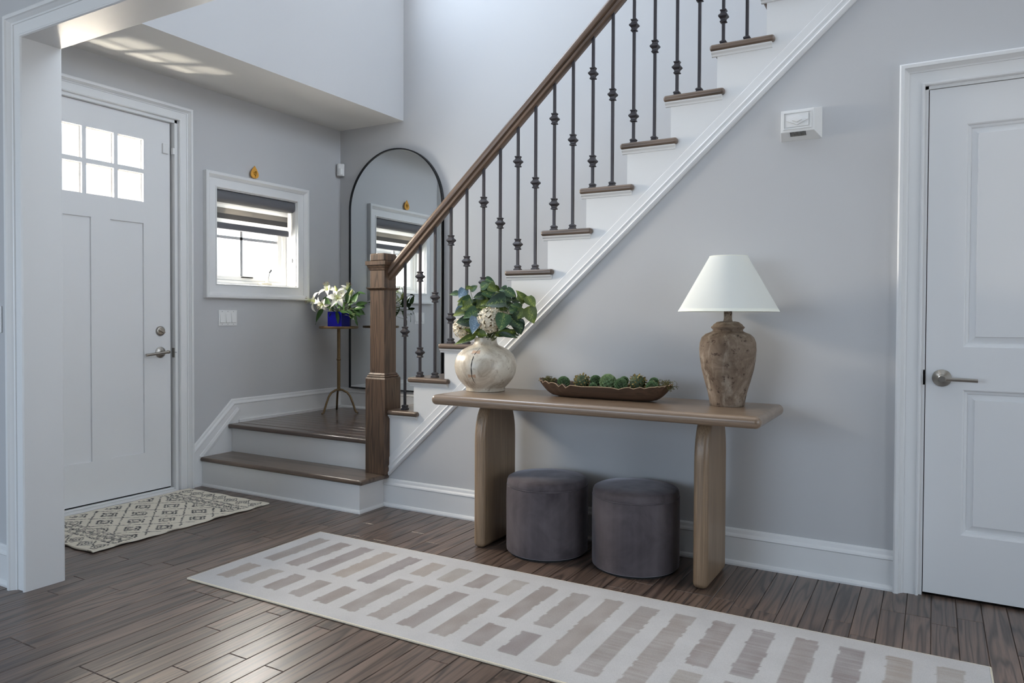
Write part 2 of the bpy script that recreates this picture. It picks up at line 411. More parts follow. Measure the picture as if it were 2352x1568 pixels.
# ------------------------------------------------------------------ the shell
Y1, Y2, XJ, ZJ = -1.7876, -1.6654, -0.8221, 2.2037   # cased opening
XS, ZS = -1.2011, 2.5935                               # soffit edge
D_Y0, D_Y1, D_Z1 = -1.335, -0.385, 2.335               # front door rough opening
W_ = (-0.10, 0.612, 1.325, 1.962)                      # side window opening
ST = lambda o, l, c='wall': tag(o, l, c, kind='structure')
o = holes(MB(), 0, XW - 0.16, XW, (Y2, YB + 0.16, 0, ZS + 0.1), [(D_Y0, D_Y1, -0.01, D_Z1), W_]).build('wall_left', 'wall_paint')
ST(o, 'grey painted entry wall with the white front door and small window')
o = MB().box(XW - 0.16, 6.52, YB, YB + 0.16, 0, 5.4).build('wall_back', 'wall_paint'); ST(o, 'tall grey wall behind the staircase with the arched mirror')
o = holes(MB(), 0, XS - 0.12, XS, (Y2, YB, ZS, 5.4), [(-1.15, 0.65, 3.4, 5.0)]).build('wall_bulkhead', 'wall_paint'); ST(o, 'upper wall of the two-storey foyer above the entry soffit')
o = MB().box(XW, XS - 0.12, Y2, YB, ZS, ZS + 0.1).add(*(lambda b: (b.v, b.f))(MB().box(XS - 0.12, XS - 0.0005, Y2, YB, ZS - 0.0006, ZS))).build('ceiling', 'ceiling_paint'); ST(o, 'low white soffit over the entry door', 'ceiling')
o = holes(MB(), 1, Y1, Y2, (-4.0, 5.2, 0, 5.4), [(XJ - 0.014, 4.2, -0.01, ZJ + 0.014)]).build('wall_front', 'wall_paint'); ST(o, 'grey wall around the wide white cased opening')
o = MB().box(-4.16, -4.0, -6.6, Y1, 0, 2.9).build('wall_side', 'wall_paint'); ST(o, 'grey side wall of the room this side of the opening')
o = holes(MB(), 1, -6.76, -6.6, (-4.16, 5.36, 0, 2.9), [(-3.4, 0.4, 0.6, 2.4)]).build('wall_rear', 'wall_paint'); ST(o, 'grey rear wall of the room with a wide window')
o = holes(MB(), 0, 5.2, 5.36, (-6.6, 1.25, 0, 2.9), [(-4.3, -0.9, 0.35, 2.35)]).build('wall_right', 'wall_paint'); ST(o, 'grey wall at the far right with a large window')
o = MB().box(-4.16, 5.36, -6.76, Y1, 2.75, 2.9).box(3.2, 6.52, Y2, YB, 2.75, 2.9).box(XS - 0.12, 6.52, Y1, YB + 0.16, 5.4, 5.5).build('ceiling_main', 'ceiling_paint'); ST(o, 'white ceiling above the room and the tall foyer', 'ceiling')
o = holes(MB(), 0, 6.4, 6.52, (Y2, YB, 2.9, 5.4), [(-1.45, 0.85, 3.25, 5.05)]).box(2.45, 3.2, 0, YB, 2.75, 2.9).box(5.2, 6.52, Y1, Y2, 2.75, 5.4).build('wall_upstairs', 'wall_paint'); ST(o, 'upstairs landing wall above the end of the stairs')  # window opening added for the lamp that brightens the bulkhead

# under-stair wall with the second door
SKZ = lambda x: 0.187 + 0.912 * (x + 0.432)            # lower edge of the stair skirt moulding
DX0, DX1, DZ1 = 2.268, 3.085, 2.034
fy = lambda a, b, d: (a, d, b)
mb = MB()
mb.prism([(-0.60, 0), (DX0, 0), (DX0, SKZ(DX0) + 0.03), (-0.40, SKZ(-0.40) + 0.03), (-0.60, 0.17)], fy, 0.0, 0.11)
mb.prism([(DX0, DZ1), (DX1, DZ1), (DX1, 2.75), (2.42, 2.75), (DX0, SKZ(DX0) + 0.03)], fy, 0.0, 0.11)
mb.box(DX1, 5.2, 0.0, 0.11, 0, 2.75)
o = mb.build('wall_stair', 'wall_paint'); ST(o, 'grey wall under the stairs behind the console table')
o = MB().box(DX0, DX1, 0.05, 0.11, 0, DZ1).build('wall_closet', 'dark_gap'); ST(o, 'dark panel in place of the unlit closet behind the white panelled door')  # solid slab, closet shade put into its dark colour

# floor: slab + individual planks where the photograph shows them
PXA, PXB, PYA, PYB = -1.90, 2.995, -2.35, 0.02
mb = MB().box(-4.16, 5.36, -6.76, Y1, -0.10, -0.013).box(XW - 0.16, 5.36, Y1, YB, -0.10, -0.013)
mb.box(-4.1, PXA, -6.7, Y1, -0.013, -0.0008).box(XW - 0.155, PXA, Y1, 1.0, -0.013, -0.0008).box(PXB, 5.3, -6.7, 1.0, -0.013, -0.0008).box(PXA, PXB, -6.7, PYA, -0.013, -0.0008)
floor = mb.build('floor', 'floor_oak'); ST(floor, 'dark brown oak plank floor with satin finish', 'floor')
PW = 0.0833; cache = {}
def plank_mesh(wd, ln):
    key = (round(wd, 4), round(ln, 3))
    if key not in cache:
        g, c, h = 0.0006, 0.0022, 0.0125
        x0, x1, y0, y1 = g, wd - g, g, ln - g
        vs = [(x0, y0, -h), (x1, y0, -h), (x1, y1, -h), (x0, y1, -h), (x0, y0, -c), (x1, y0, -c), (x1, y1, -c), (x0, y1, -c),
              (x0 + c, y0 + c, 0), (x1 - c, y0 + c, 0), (x1 - c, y1 - c, 0), (x0 + c, y1 - c, 0)]
        fs = [(0, 3, 2, 1), (0, 1, 5, 4), (1, 2, 6, 5), (2, 3, 7, 6), (3, 0, 4, 7), (4, 5, 9, 8), (5, 6, 10, 9), (6, 7, 11, 10), (7, 4, 8, 11), (8, 9, 10, 11)]
        me = bpy.data.meshes.new('plank'); me.from_pydata(vs, [], fs); me.materials.append(MAT['floor_oak']); cache[key] = me
    return cache[key]
x = 2.318 - PW * 51
rp_ = random.Random(5)
while x < PXB - 0.01:
    y = PYA - rp_.choice([0.0, 0.0, 0.0])
    first = True
    while y < PYB - 1e-4:
        L = rp_.choice([0.4, 0.5, 0.6, 0.7, 0.8, 0.9, 1.0, 1.1, 1.2])
        if first: L = rp_.choice([0.2, 0.3, 0.45, 0.6, 0.75, 0.9, 1.05]); first = False
        if y + L > PYB - 0.18: L = PYB - y
        o = bpy.data.objects.new('plank', plank_mesh(PW, L)); COL.objects.link(o); o.parent = floor; o.location = (x, y, 0.0)
        y += L
    x += PW

# outside: pale paving and a neighbouring rendered wall seen as brightness only
o = MB().box(-14, XW - 0.16, -12, 12, -0.35, -0.2).build('paving_outside', 'exterior_stone'); ST(o, 'pale sunlit paving outside the front door', 'ground')

# ------------------------------------------------------------------ trims
CAS = [(0, 0), (0, 0.013), (0.003, 0.019), (0.008, 0.020), (0.012, 0.017), (0.0125, 0.011), (0.056, 0.013), (0.0565, 0.018), (0.062, 0.020), (0.066, 0.026), (0.072, 0.034), (0.074, 0.040), (0.086, 0.041), (0.092, 0.037), (0.092, 0)]
o = MB().frame((-1.335 + 0.0, D_Y1 + 0.005, 0, D_Z1 + 0.0), [(a * 0.92, b) for a, b in CAS], PX(XW), True)
# jamb liner of the front door
for y0, y1 in ((D_Y0, D_Y0 + 0.018), (D_Y1 - 0.018, D_Y1)): o.box(XW - 0.14, XW, y0, y1, 0, D_Z1)
o.box(XW - 0.14, XW, D_Y0, D_Y1, D_Z1 - 0.018, D_Z1)
o.box(XW - 0.14, XW - 0.075, D_Y1 - 0.03, D_Y1 - 0.018, 0, D_Z1 - 0.018).box(XW - 0.14, XW - 0.075, D_Y0 + 0.018, D_Y0 + 0.03, 0, D_Z1 - 0.018)
o = o.build('trim_1', 'trim_white'); ST(o, 'moulded white casing around the front door', 'trim')
o = MB().box(XW - 0.15, XW + 0.035, D_Y0 + 0.018, D_Y1 - 0.018, 0.0, 0.012).box(XW - 0.15, XW - 0.012, D_Y0 + 0.018, D_Y1 - 0.018, 0.012, 0.022).build('trim_2', 'trim_white', bevel=0.005); ST(o, 'low white threshold strip under the front door', 'threshold')
o = MB().frame((DX0 + 0.004, DX1 - 0.004, 0, DZ1 - 0.004), [(a * 0.98, b) for a, b in CAS], PYm(0), True)
for x0, x1 in ((DX0, DX0 + 0.016), (DX1 - 0.016, DX1)): o.box(x0, x1, 0, 0.05, 0, DZ1)
o.box(DX0, DX1, 0, 0.05, DZ1 - 0.016, DZ1)
o = o.build('trim_3', 'trim_white'); ST(o, 'moulded white casing around the panelled door on the right', 'trim')
mb = MB().frame((XJ, 4.19, 0, ZJ), CAS, PYm(Y1), True).frame((XJ, 4.19, 0, ZJ), CAS, (lambda s, t, q: (s, Y2 + q, t)), True)
mb.box(XJ - 0.012, XJ, Y1, Y2, 0, ZJ + 0.012).box(4.19, 4.2, Y1, Y2, 0, ZJ).box(XJ, 4.2, Y1, Y2, ZJ, ZJ + 0.012)
o = mb.build('trim_4', 'trim_white'); ST(o, 'wide white cased opening framing the foyer at the left', 'trim')
ch = MB().prism([(0, 0.03), (0.010, 0.035), (0.012, 0.05), (0.008, 0.062), (0.013, 0.075), (0.004, 0.10), (0, 0.085)], (lambda a, b, d: (XJ - 0.014 + a, Y1 - 0.0145 + d, b)), -0.0002, 0.0002)
o = ch.build('paint_chip', 'scratch_tan', parent=o)

BASE = [(0, 0), (0.027, 0), (0.027, 0.008), (0.022, 0.017), (0.015, 0.021), (0.015, 0.122), (0.019, 0.127), (0.017, 0.134), (0.011, 0.142), (0.009, 0.155), (0.005, 0.162), (0, 0.162)]
def base_run(name, p0, p1, nrm, z0, label):
    p0 = Vector(p0); p1 = Vector(p1); nrm = Vector(nrm)
    mb = MB(); k = len(BASE)
    vs = [(p.x + nrm.x * o_, p.y + nrm.y * o_, z0 + u_) for p in (p0, p1) for o_, u_ in BASE]
    mb.add(vs, [(j, (j + 1) % k, (j + 1) % k + k, j + k) for j in range(k)] + [tuple(range(k)), tuple(range(2 * k - 1, k - 1, -1))])
    o = mb.build(name, 'trim_white'); ST(o, label, 'baseboard')
base_run('baseboard_stair', (-0.475, 0), (DX0 - 0.082, 0), (0, -1), 0, 'white moulded baseboard along the wall under the stairs')
base_run('baseboard_right', (DX1 + 0.09, 0), (5.2, 0), (0, -1), 0, 'white baseboard right of the panelled door')
base_run('baseboard_front', (-4.0, Y1), (XJ - 0.094, Y1), (0, -1), 0, 'white baseboard left of the cased opening')
base_run('baseboard_entry', (XW, Y2), (XW, D_Y0 - 0.085), (1, 0), 0, 'white baseboard left of the front door')
ZL = 0.3783
base_run('baseboard_back', (XW, YB), (-0.46, YB), (0, -1), ZL, 'white baseboard on the landing below the mirror')
# raking skirt and level baseboard on the entry wall beside the steps
SK = [(D_Y1 + 0.005 + 0.085, 0.0), (0.0, 0.0)]
mb = MB()
ys, y2 = -0.2955, 0.036
mb.prism([(ys, 0), (ys, 0.200), (y2, 0.503), (YB, 0.503), (YB, ZL - 0.03), (0.06, ZL - 0.03), (0.06, 0.0)], (lambda a, b, d: (d, a, b)), XW, XW + 0.014)
mb.sweep([(0, 0.0), (0.014, 0.0), (0.018, 0.005), (0.016, 0.012), (0.010, 0.020), (0.008, 0.033), (0.004, 0.039), (0, 0.039)], [(ys, 0.200), (y2, 0.503), (YB, 0.503)], (lambda s, t, q: (XW + q, s, t)))
mb.sweep([(0.013, 0), (0.020, 0.004), (0.022, 0.02), (0.018, 0.036), (0.013, 0.04)], [(-0.215, 0.168), (0.085, 0.455)], (lambda s, t, q: (XW + q, s, t)))
mb.add(*(lambda k: (k.v, k.f))(MB().box(XW + 0.013, XW + 0.027, 0.07, YB, ZL, ZL + 0.018)))
mb.box(XW, XW + 0.026, ys, -0.22, 0, 0.018)
o = mb.build('trim_5', 'trim_white'); ST(o, 'raking white skirt board rising beside the entry steps', 'trim')

# ------------------------------------------------------------------ staircase
X0, RUN, RISE, Z0 = -0.5069, 0.21384, 0.197, 0.566
stair = thing('staircase', (-0.5, 0.5, 0), 'white and oak staircase with two entry steps, landing and rising flight', 'staircase')
# bottom step
mb = MB().box(XW + 0.015, -0.448, -0.240, 0.02, 0.160, 0.189); mb.build('tread', 'tread_oak_x', stair, bevel=0.012, seg=4)
MB().box(XW + 0.014, -0.475, -0.2236, -0.205, 0, 0.160).build('riser', 'trim_white', stair)
MB().box(-0.494, -0.475, -0.205, 0.0, 0, 0.160).build('end_panel', 'trim_white', stair)
SHOE = [(0, 0), (0.013, 0), (0.012, 0.008), (0.007, 0.016), (0, 0.018)]
mb = MB(); k = len(SHOE)
pts = [((XW + 0.02, -0.2236), (0, -1)), ((-0.475, -0.2236), (1, -1)), ((-0.475, -0.027), (1, 0))]
vs = [(p[0] + n_[0] * a, p[1] + n_[1] * a, b) for p, n_ in pts for a, b in SHOE]
mb.add(vs, [(i * k + j, i * k + (j + 1) % k, (i + 1) * k + (j + 1) % k, (i + 1) * k + j) for i in range(2) for j in range(k)] + [tuple(range(k)), tuple(2 * k + j for j in range(k))])
mb.build('shoe_moulding', 'trim_white', stair)
# landing
MB().box(XW + 0.015, -0.587, 0.012, 0.03, 0.189, 0.350).build('riser', 'trim_white', stair)
MB().box(XW + 0.014, -0.57, -0.022, 0.066, ZL - 0.029, ZL).build('landing_nosing', 'landing_oak', stair, bevel=0.011, seg=4)
y = 0.067
while y < YB - 0.03:
    y1 = min(y + 0.0833, YB - 0.005)
    o = MB().box(XW + 0.014, -0.478, y + 0.0005, y1 - 0.0005, ZL - 0.02, ZL).build('landing_board', 'landing_oak', stair, bevel=0.0016, seg=1); y = y1
MB().box(XW + 0.014, -0.48, 0.03, YB, 0.19, ZL - 0.021).build('landing_base', 'trim_white', stair)
NT = 12
tm = {}
for i in range(NT):
    nx = X0 + i * RUN; zt = Z0 + i * RISE
    L = MB()
    a = nx if i else -0.44
    L.box(a, nx + 0.281, -0.032, 0.004, zt - 0.029, zt); L.build('tread_return', 'tread_oak_x', stair, bevel=0.012, seg=4)
    MB().box(nx, nx + 0.262, 0.002, YB, zt - 0.028, zt - 0.0004).build('tread', 'tread_oak_y', stair, bevel=0.011, seg=3)
    zb = Z0 + (i - 1) * RISE if i else ZL
    MB().box(nx + 0.030, nx + 0.048, 0.0, YB, zb - 0.002, zt - 0.028).build('riser', 'trim_white', stair)
    c0, c1 = a + 0.006, nx + 0.281 - 0.012
    if i == 0: c0 = -0.44
    cv = MB().prism([(0, 0), (0.020, 0), (0.018, -0.006), (0.009, -0.013), (0.006, -0.021), (0, -0.022)], (lambda p, q, d, zt=zt: (d, -0.004 - p, zt - 0.029 + q)), c0, c1)
    cv.box(c0 + 0.0, nx + 0.030, -0.012, 0.01, zt - 0.047, zt - 0.029)
    cv.build('cove_moulding', 'trim_white', stair)
# stringer face
poly = [(-0.44, SKZ(-0.44) + 0.02), (-0.44, Z0 - 0.029), (X0 + RUN + 0.03, Z0 - 0.029)]
for i in range(1, NT):
    nx = X0 + i * RUN + 0.03; zt = Z0 + i * RISE - 0.029
    poly += [(nx, zt), (nx + RUN, zt)]
xe = poly[-1][0]; poly += [(xe, SKZ(xe) + 0.02)]
MB().prism(poly, fy, -0.005, 0.03).build('stringer', 'trim_white', stair)
def rake(prof, name, xa, xb):
    mb = MB(); k = len(prof); vs = []
    for xx in (xa, xb):
        for o_, up in prof: vs.append((xx, -o_, SKZ(xx) + up))
    mb.add(vs, [(j, (j + 1) % k, (j + 1) % k + k, j + k) for j in range(k)] + [tuple(range(k)), tuple(range(2 * k - 1, k - 1, -1))])
    return mb.build(name, 'trim_white', stair)
rake([(0.0, 0.05), (0.009, 0.05), (0.009, 0.106), (0.006, 0.110), (0.0, 0.110)], 'skirt_board', -0.44, xe)
rake([(0.0, 0.0), (0.012, 0.0), (0.020, 0.010), (0.022, 0.018), (0.014, 0.028), (0.012, 0.042), (0.017, 0.052), (0.014, 0.060), (0.0, 0.062)], 'skirt_moulding', -0.44, xe)

# ------------------------------------------------------------------ railing
rail = thing('stair_railing', (-0.512, 0.025, 0.189), 'oak handrail with black iron balusters and square oak newel post', 'railing')
SL = math.atan(0.92)
# newel
nc = (-0.512, 0.024)
def sq(mb, h0, z0, h1, z1): 
    vs = [(nc[0] + sx_ * h, nc[1] + sy_ * h, z) for h, z in ((h0, z0), (h1, z1)) for sx_, sy_ in ((-1, -1), (1, -1), (1, 1), (-1, 1))]
    mb.add(vs, [(0, 3, 2, 1), (4, 5, 6, 7), (0, 1, 5, 4), (1, 2, 6, 5), (2, 3, 7, 6), (3, 0, 4, 7)]); return mb
nw = sq(MB(), 0.054, 0.76, 0.054, 1.425).build('newel_post', 'newel_oak', rail, bevel=0.002, seg=1)
sq(MB(), 0.0735, 0.189, 0.0735, 0.745).build('newel_base', 'newel_oak', nw, bevel=0.003, seg=2)
mb = sq(MB(), 0.0735, 0.745, 0.070, 0.752); sq(mb, 0.064, 0.752, 0.067, 0.757); sq(mb, 0.067, 0.757, 0.064, 0.764); sq(mb, 0.059, 0.764, 0.061, 0.769); sq(mb, 0.061, 0.769, 0.055, 0.778)
mb.build('newel_moulding', 'newel_oak', nw)
mb = sq(MB(), 0.056, 1.262, 0.070, 1.274); sq(mb, 0.070, 1.274, 0.070, 1.278); mb.build('newel_collar', 'newel_oak', nw)
mb = sq(MB(), 0.057, 1.378, 0.060, 1.384); sq(mb, 0.060, 1.384, 0.061, 1.392); sq(mb, 0.063, 1.392, 0.067, 1.402); sq(mb, 0.067, 1.402, 0.069, 1.408); sq(mb, 0.074, 1.408, 0.075, 1.432); mb.build('newel_cap', 'newel_oak', nw, bevel=0.0015, seg=1)
sq(MB(), 0.056, 1.432, 0.056, 1.478).build('newel_top_block', 'newel_oak', nw, bevel=0.008, seg=3)
# handrail, local x along the slope
zb = lambda x_: 1.412 + 0.92 * (x_ + 0.359)
xs_, xe_ = -0.458, 1.95
ln = (xe_ - xs_) / math.cos(SL)
prof = [(-0.018, 0), (0.018, 0), (0.023, 0.004), (0.023, 0.016), (0.015, 0.020), (0.017, 0.024), (0.029, 0.027), (0.032, 0.036), (0.031, 0.048), (0.024, 0.058), (0.012, 0.063), (-0.012, 0.063), (-0.024, 0.058), (-0.031, 0.048), (-0.032, 0.036), (-0.029, 0.027), (-0.017, 0.024), (-0.015, 0.020), (-0.023, 0.016), (-0.023, 0.004)]
k = len(prof); mb = MB()
vs = [(-z * math.tan(SL) * -1 if False else z * math.tan(SL), y_, z) for y_, z in prof] + [(ln, y_, z) for y_, z in prof]
mb.add(vs, [(j, (j + 1) % k, (j + 1) % k + k, j + k) for j in range(k)] + [tuple(range(k)), tuple(range(2 * k - 1, k - 1, -1))])
hr = mb.build('handrail', 'rail_oak', rail, smooth=True, local=True)
hr.matrix_parent_inverse = Matrix.Translation((0.512, -0.025, -0.189))
hr.location = (xs_, 0.03, zb(xs_)); hr.rotation_euler = (0, -SL, 0)
# balusters
def knuckle_mesh():
    mb = MB(); pr = [(0.0075, -0.030), (0.014, -0.028), (0.014, -0.024), (0.0105, -0.019), (0.012, -0.012), (0.020, -0.003), (0.020, 0.003), (0.012, 0.012), (0.0105, 0.019), (0.014, 0.024), (0.014, 0.028), (0.0075, 0.030)]
    q = math.sqrt(2)
    vs = []; fs = []
    for h, z in pr:
        h *= 1.0
        vs += [(h, h * 1.0, z), (-h, h, z), (-h, -h, z), (h, -h, z)]
    n_ = len(pr)
    for i in range(n_ - 1):
        for j in range(4): fs.append((i * 4 + j, i * 4 + (j + 1) % 4, (i + 1) * 4 + (j + 1) % 4, (i + 1) * 4 + j))
    fs += [(0, 1, 2, 3), tuple((n_ - 1) * 4 + j for j in range(4))]
    mb.add(vs, fs); me = mb.mesh('knuckle'); me.materials.append(MAT['iron']); return me
def shoe_mesh():
    mb = MB(); pr = [(0.017, 0), (0.017, 0.008), (0.013, 0.012), (0.012, 0.018), (0.0145, 0.020), (0.0145, 0.025), (0.009, 0.030)]
    vs = []; fs = []
    for h, z in pr: vs += [(h, h, z), (-h, h, z), (-h, -h, z), (h, -h, z)]
    for i in range(len(pr) - 1):
        for j in range(4): fs.append((i * 4 + j, i * 4 + (j + 1) % 4, (i + 1) * 4 + (j + 1) % 4, (i + 1) * 4 + j))
    fs += [(0, 1, 2, 3), tuple((len(pr) - 1) * 4 + j for j in range(4))]
    mb.add(vs, fs); me = mb.mesh('shoe'); me.materials.append(MAT['iron']); return me
KM, SM = knuckle_mesh(), shoe_mesh()
for i in range(0, 11):
    for jj, off in enumerate((0.048, 0.153)):
        if i == 0 and jj == 0: continue
        bx = X0 + i * RUN + off; zt = Z0 + i * RISE; top = zb(bx) + 0.008
        h = 0.0063
        b = MB().box(-h, h, -h, h, 0, top - zt).build('baluster', 'iron', rail, local=True)
        b.matrix_parent_inverse = Matrix.Translation((0.512, -0.025, -0.189)); b.location = (bx, 0.03, zt)
        for me, zz, nm in [(SM, 0, 'shoe')] + [(KM, z_, 'knuckle') for z_ in ((0.140, 0.575) if jj == 0 else (0.455,))]:
            q = bpy.data.objects.new(nm, me); COL.objects.link(q); q.parent = b; q.location = (0, 0, zz)

# ------------------------------------------------------------------ front door
def slab_with_panels(px, x0, x1):
    pass
FD0, FD1, FZ0, FZ1 = -1.315, -0.428 + 0.012, 0.03, 2.315
FDX = XW - 0.030                                     # interior face of the slab
door = thing('door_1', (FDX, -0.86, 0.03), 'white front door with six glass lites over two tall panels', 'door', kind='structure')
ly = [(-1.128, -0.966), (-0.942, -0.780), (-0.756, -0.594)]; lz = [(1.800, 1.972), (1.998, 2.178)]
hl = [(a, b, c, d) for a, b in ly for c, d in lz]; pl = [(-1.126, -0.917, 0.268, 1.670), (-0.803, -0.594, 0.268, 1.670)]
mb = holes(MB(), 0, FDX - 0.045, FDX, (FD0, FD1, FZ0, FZ1), hl + pl)
for a, b, c, d in pl: mb.box(FDX - 0.038, FDX - 0.012, a, b, c, d)
mb.build('door_slab', 'door_white', door)
for a, b, c, d in hl:
    MB().box(FDX - 0.034, FDX - 0.030, a, b, c, d).build('pane', 'pane_glass', door)
    MB().frame((a + 0.006, b - 0.006, c + 0.006, d - 0.006), [(0, -0.030), (0, -0.022), (0.006, -0.016), (0.006, -0.030)], PX(FDX)).build('glazing_bead', 'trim_white', door)
MB().box(FDX - 0.044, FDX - 0.004, FD0, FD1, 0.012, 0.029).build('door_sweep', 'dark_gap', door)
MB().box(FDX - 0.06, FDX - 0.045, FD1, FD1 + 0.018, 0.02, 2.33).box(FDX - 0.06, FDX - 0.045, FD0, FD1, FZ1, FZ1 + 0.012).build('weatherstrip', 'dark_gap', door)
def disc_x(mb, x_, y_, z_, prof, n=28):
    m2 = MB().lathe(prof, n); return mb.add([(x_ + c, y_ + a, z_ + b) for a, b, c in m2.v], m2.f)
db = disc_x(MB(), FDX, -0.487, 1.012, [(0.031, 0), (0.031, 0.004), (0.026, 0.010), (0.020, 0.012), (0, 0.012)]).build('deadbolt', 'nickel', door, smooth=True)
t_ = MB().box(-0.022, 0.022, -0.005, 0.005, 0, 0.012).build('thumbturn', 'nickel', db, bevel=0.002, local=True)
t_.matrix_parent_inverse = root_inv(db); t_.matrix_basis = Matrix.Translation((FDX + 0.012, -0.487, 1.012)) @ Matrix.Rotation(math.radians(90), 4, 'Y') @ Matrix.Rotation(math.radians(62), 4, 'Z')
lv = disc_x(MB(), FDX, -0.487, 0.879, [(0.034, 0), (0.034, 0.004), (0.024, 0.011), (0.012, 0.014), (0.012, 0.040), (0, 0.040)]).build('lever_rose', 'nickel', door, smooth=True)
MB().tube([(FDX + 0.045, -0.465, 0.881), (FDX + 0.045, -0.49, 0.879), (FDX + 0.043, -0.61, 0.868)], 0.0085, 14).build('lever', 'nickel', lv, smooth=True)
disc_x(MB(), FDX + 0.034, -0.460, 0.882, [(0.011, 0), (0.011, 0.012), (0.007, 0.013), (0.006, 0.010), (0, 0.010)], 18).build('key_cylinder', 'nickel', lv, smooth=True)
MB().box(XW - 0.030, XW - 0.006, D_Y1 - 0.0195, D_Y1 - 0.0175, 0.845, 0.905).build('strike_plate', 'nickel', door)
MB().box(XW - 0.02, XW + 0.0145, D_Y1 - 0.0195, D_Y1 - 0.0178, 0.876, 0.879).build('scratch_mark', 'grey_button', door)
# alarm contact on the door edge
sn = thing('door_contact_sensor', (FDX, -0.447, 2.155), 'small white alarm contact on the upper edge of the front door', 'sensor')
MB().box(FDX, FDX + 0.014, -0.470, -0.432, 2.118, 2.182).build('sensor_body', 'plastic_white', sn, bevel=0.004, seg=3)
MB().box(XW - 0.02, XW + 0.002, D_Y1 - 0.030, D_Y1 - 0.018, 2.12, 2.16).build('magnet', 'plastic_white', sn, bevel=0.003, seg=2)

# ------------------------------------------------------------------ side window
wy0, wy1, wz0, wz1 = W_
win = thing('window_1', (XW, 0.255, wz0), 'small square casement window in a wide moulded white casing', 'window', kind='structure')
WC = [(0, 0), (0, 0.013), (0.003, 0.018), (0.008, 0.018), (0.011, 0.011), (0.060, 0.013), (0.0605, 0.018), (0.066, 0.021), (0.074, 0.031), (0.080, 0.038), (0.093, 0.039), (0.098, 0.035), (0.098, 0)]
MB().frame(W_, WC, PX(XW)).build('window_casing', 'trim_white', win)
mb = MB(); mb.box(XW - 0.15, XW, wy0, wy0 + 0.006, wz0, wz1).box(XW - 0.15, XW, wy1 - 0.006, wy1, wz0, wz1).box(XW - 0.15, XW, wy0, wy1, wz1 - 0.006, wz1).box(XW - 0.15, XW, wy0, wy1, wz0, wz0 + 0.006)
mb.build('jamb_liner', 'trim_white', win)
mb = MB().frame((wy0 + 0.03, wy1 - 0.03, wz0 + 0.03, wz1 - 0.03), [(0, 0), (0, 0.03), (0.006, 0.036), (0.024, 0.036), (0.024, 0)], PX(XW - 0.135))
mb.build('window_frame', 'vinyl_white', win)
gy0, gy1, gz0, gz1 = wy0 + 0.075, wy1 - 0.078, wz0 + 0.068, wz1 - 0.07
sash = MB().frame((gy0, gy1, gz0, gz1), [(0, 0), (0, 0.018), (0.008, 0.024), (0.030, 0.026), (0.034, 0.022), (0.042, 0.022), (0.042, 0)], PX(XW - 0.140)).build('sash', 'vinyl_white', win)
mb = MB().box(XW - 0.128, XW - 0.120, gy0, gy1, 1.645, 1.665).build('muntin', 'muntin_grey', sash)
mb = MB().box(XW - 0.128, XW - 0.120, 0.199, 0.219, gz0, gz1).build('muntin', 'muntin_grey', sash)
MB().box(XW - 0.133, XW - 0.129, gy0, gy1, gz0, gz1).build('pane', 'pane_glass', sash)
MB().box(XW - 0.113, XW - 0.106, 0.20, 0.30, wz0 + 0.054, wz0 + 0.062).build('sash_latch', 'dark_gap', win)
ck = MB().box(XW - 0.10, XW - 0.06, 0.335, 0.435, wz0 + 0.006, wz0 + 0.026).build('crank_base', 'crank_cream', win, bevel=0.006, seg=3)
MB().tube([(XW - 0.06, 0.385, wz0 + 0.024), (XW - 0.055, 0.392, wz0 + 0.06), (XW - 0.052, 0.398, wz0 + 0.10)], [0.011, 0.009, 0.007], 10).build('crank_arm', 'vinyl_white', ck, smooth=True)
MB().tube([(XW - 0.052, 0.398, wz0 + 0.098), (XW - 0.045, 0.412, wz0 + 0.120)], [0.008, 0.0085], 10).build('crank_knob', 'grey_button', ck, smooth=True)

blind = thing('roller_shade', (XW - 0.05, 0.25, wz1 - 0.09), 'grey striped roller shade half lowered in the small window', 'blind')
cs = MB().prism([(-0.066, 0), (-0.016, 0), (-0.009, -0.010), (-0.005, -0.030), (-0.008, -0.052), (-0.018, -0.066), (-0.030, -0.072), (-0.066, -0.072)], (lambda a, b, d: (XW + a + 0.006, d, wz1 - 0.010 + b)), wy0 + 0.008, wy1 - 0.012)
cs.build('cassette', 'shade_grey', blind, smooth=True)
for z0_, z1_, mt in ((1.880, 1.846, 'blind_sheer'), (1.846, 1.808, 'blind_light'), (1.808, 1.772, 'blind_grey'), (1.772, 1.742, 'blind_sheer')):
    MB().box(XW - 0.060, XW - 0.058, wy0 + 0.012, wy1 - 0.030, z1_, z0_).build('fabric_band', mt, blind)
MB().prism([(0.0, 0), (0.009, -0.003), (0.011, -0.022), (0.009, -0.043), (0.0, -0.046), (-0.008, -0.04), (-0.008, -0.004)], (lambda a, b, d: (XW - 0.058 + a, d, 1.745 + b)), wy0 + 0.010, wy1 - 0.028).build('bottom_rail', 'shade_grey', blind, smooth=True)
bead = bpy.data.meshes.new('bead')
bmx = bmesh.new(); bmesh.ops.create_icosphere(bmx, subdivisions=1, radius=0.0026); bv = [v.co.copy() for v in bmx.verts]; bf = [tuple(v.index for v in f.verts) for f in bmx.faces]; bmx.free()
mb = MB()
for q, yy in enumerate((wy1 - 0.032, wy1 - 0.018)):
    for j in range(38): 
        zz = 1.885 - j * 0.0092; mb.add([(XW - 0.020 + v.x, yy + v.y + 0.004 * math.sin(j * .1), zz + v.z) for v in bv], bf)
o = mb.build('bead_chain', 'grey_button', blind); o['kind'] = 'stuff'
MB().lathe([(0.0, 0.0), (0.005, 0.004), (0.006, 0.02), (0.004, 0.034), (0, 0.036)], 10, (XW - 0.02, wy1 - 0.020, 1.505)).build('chain_weight', 'grey_button', blind, smooth=True)

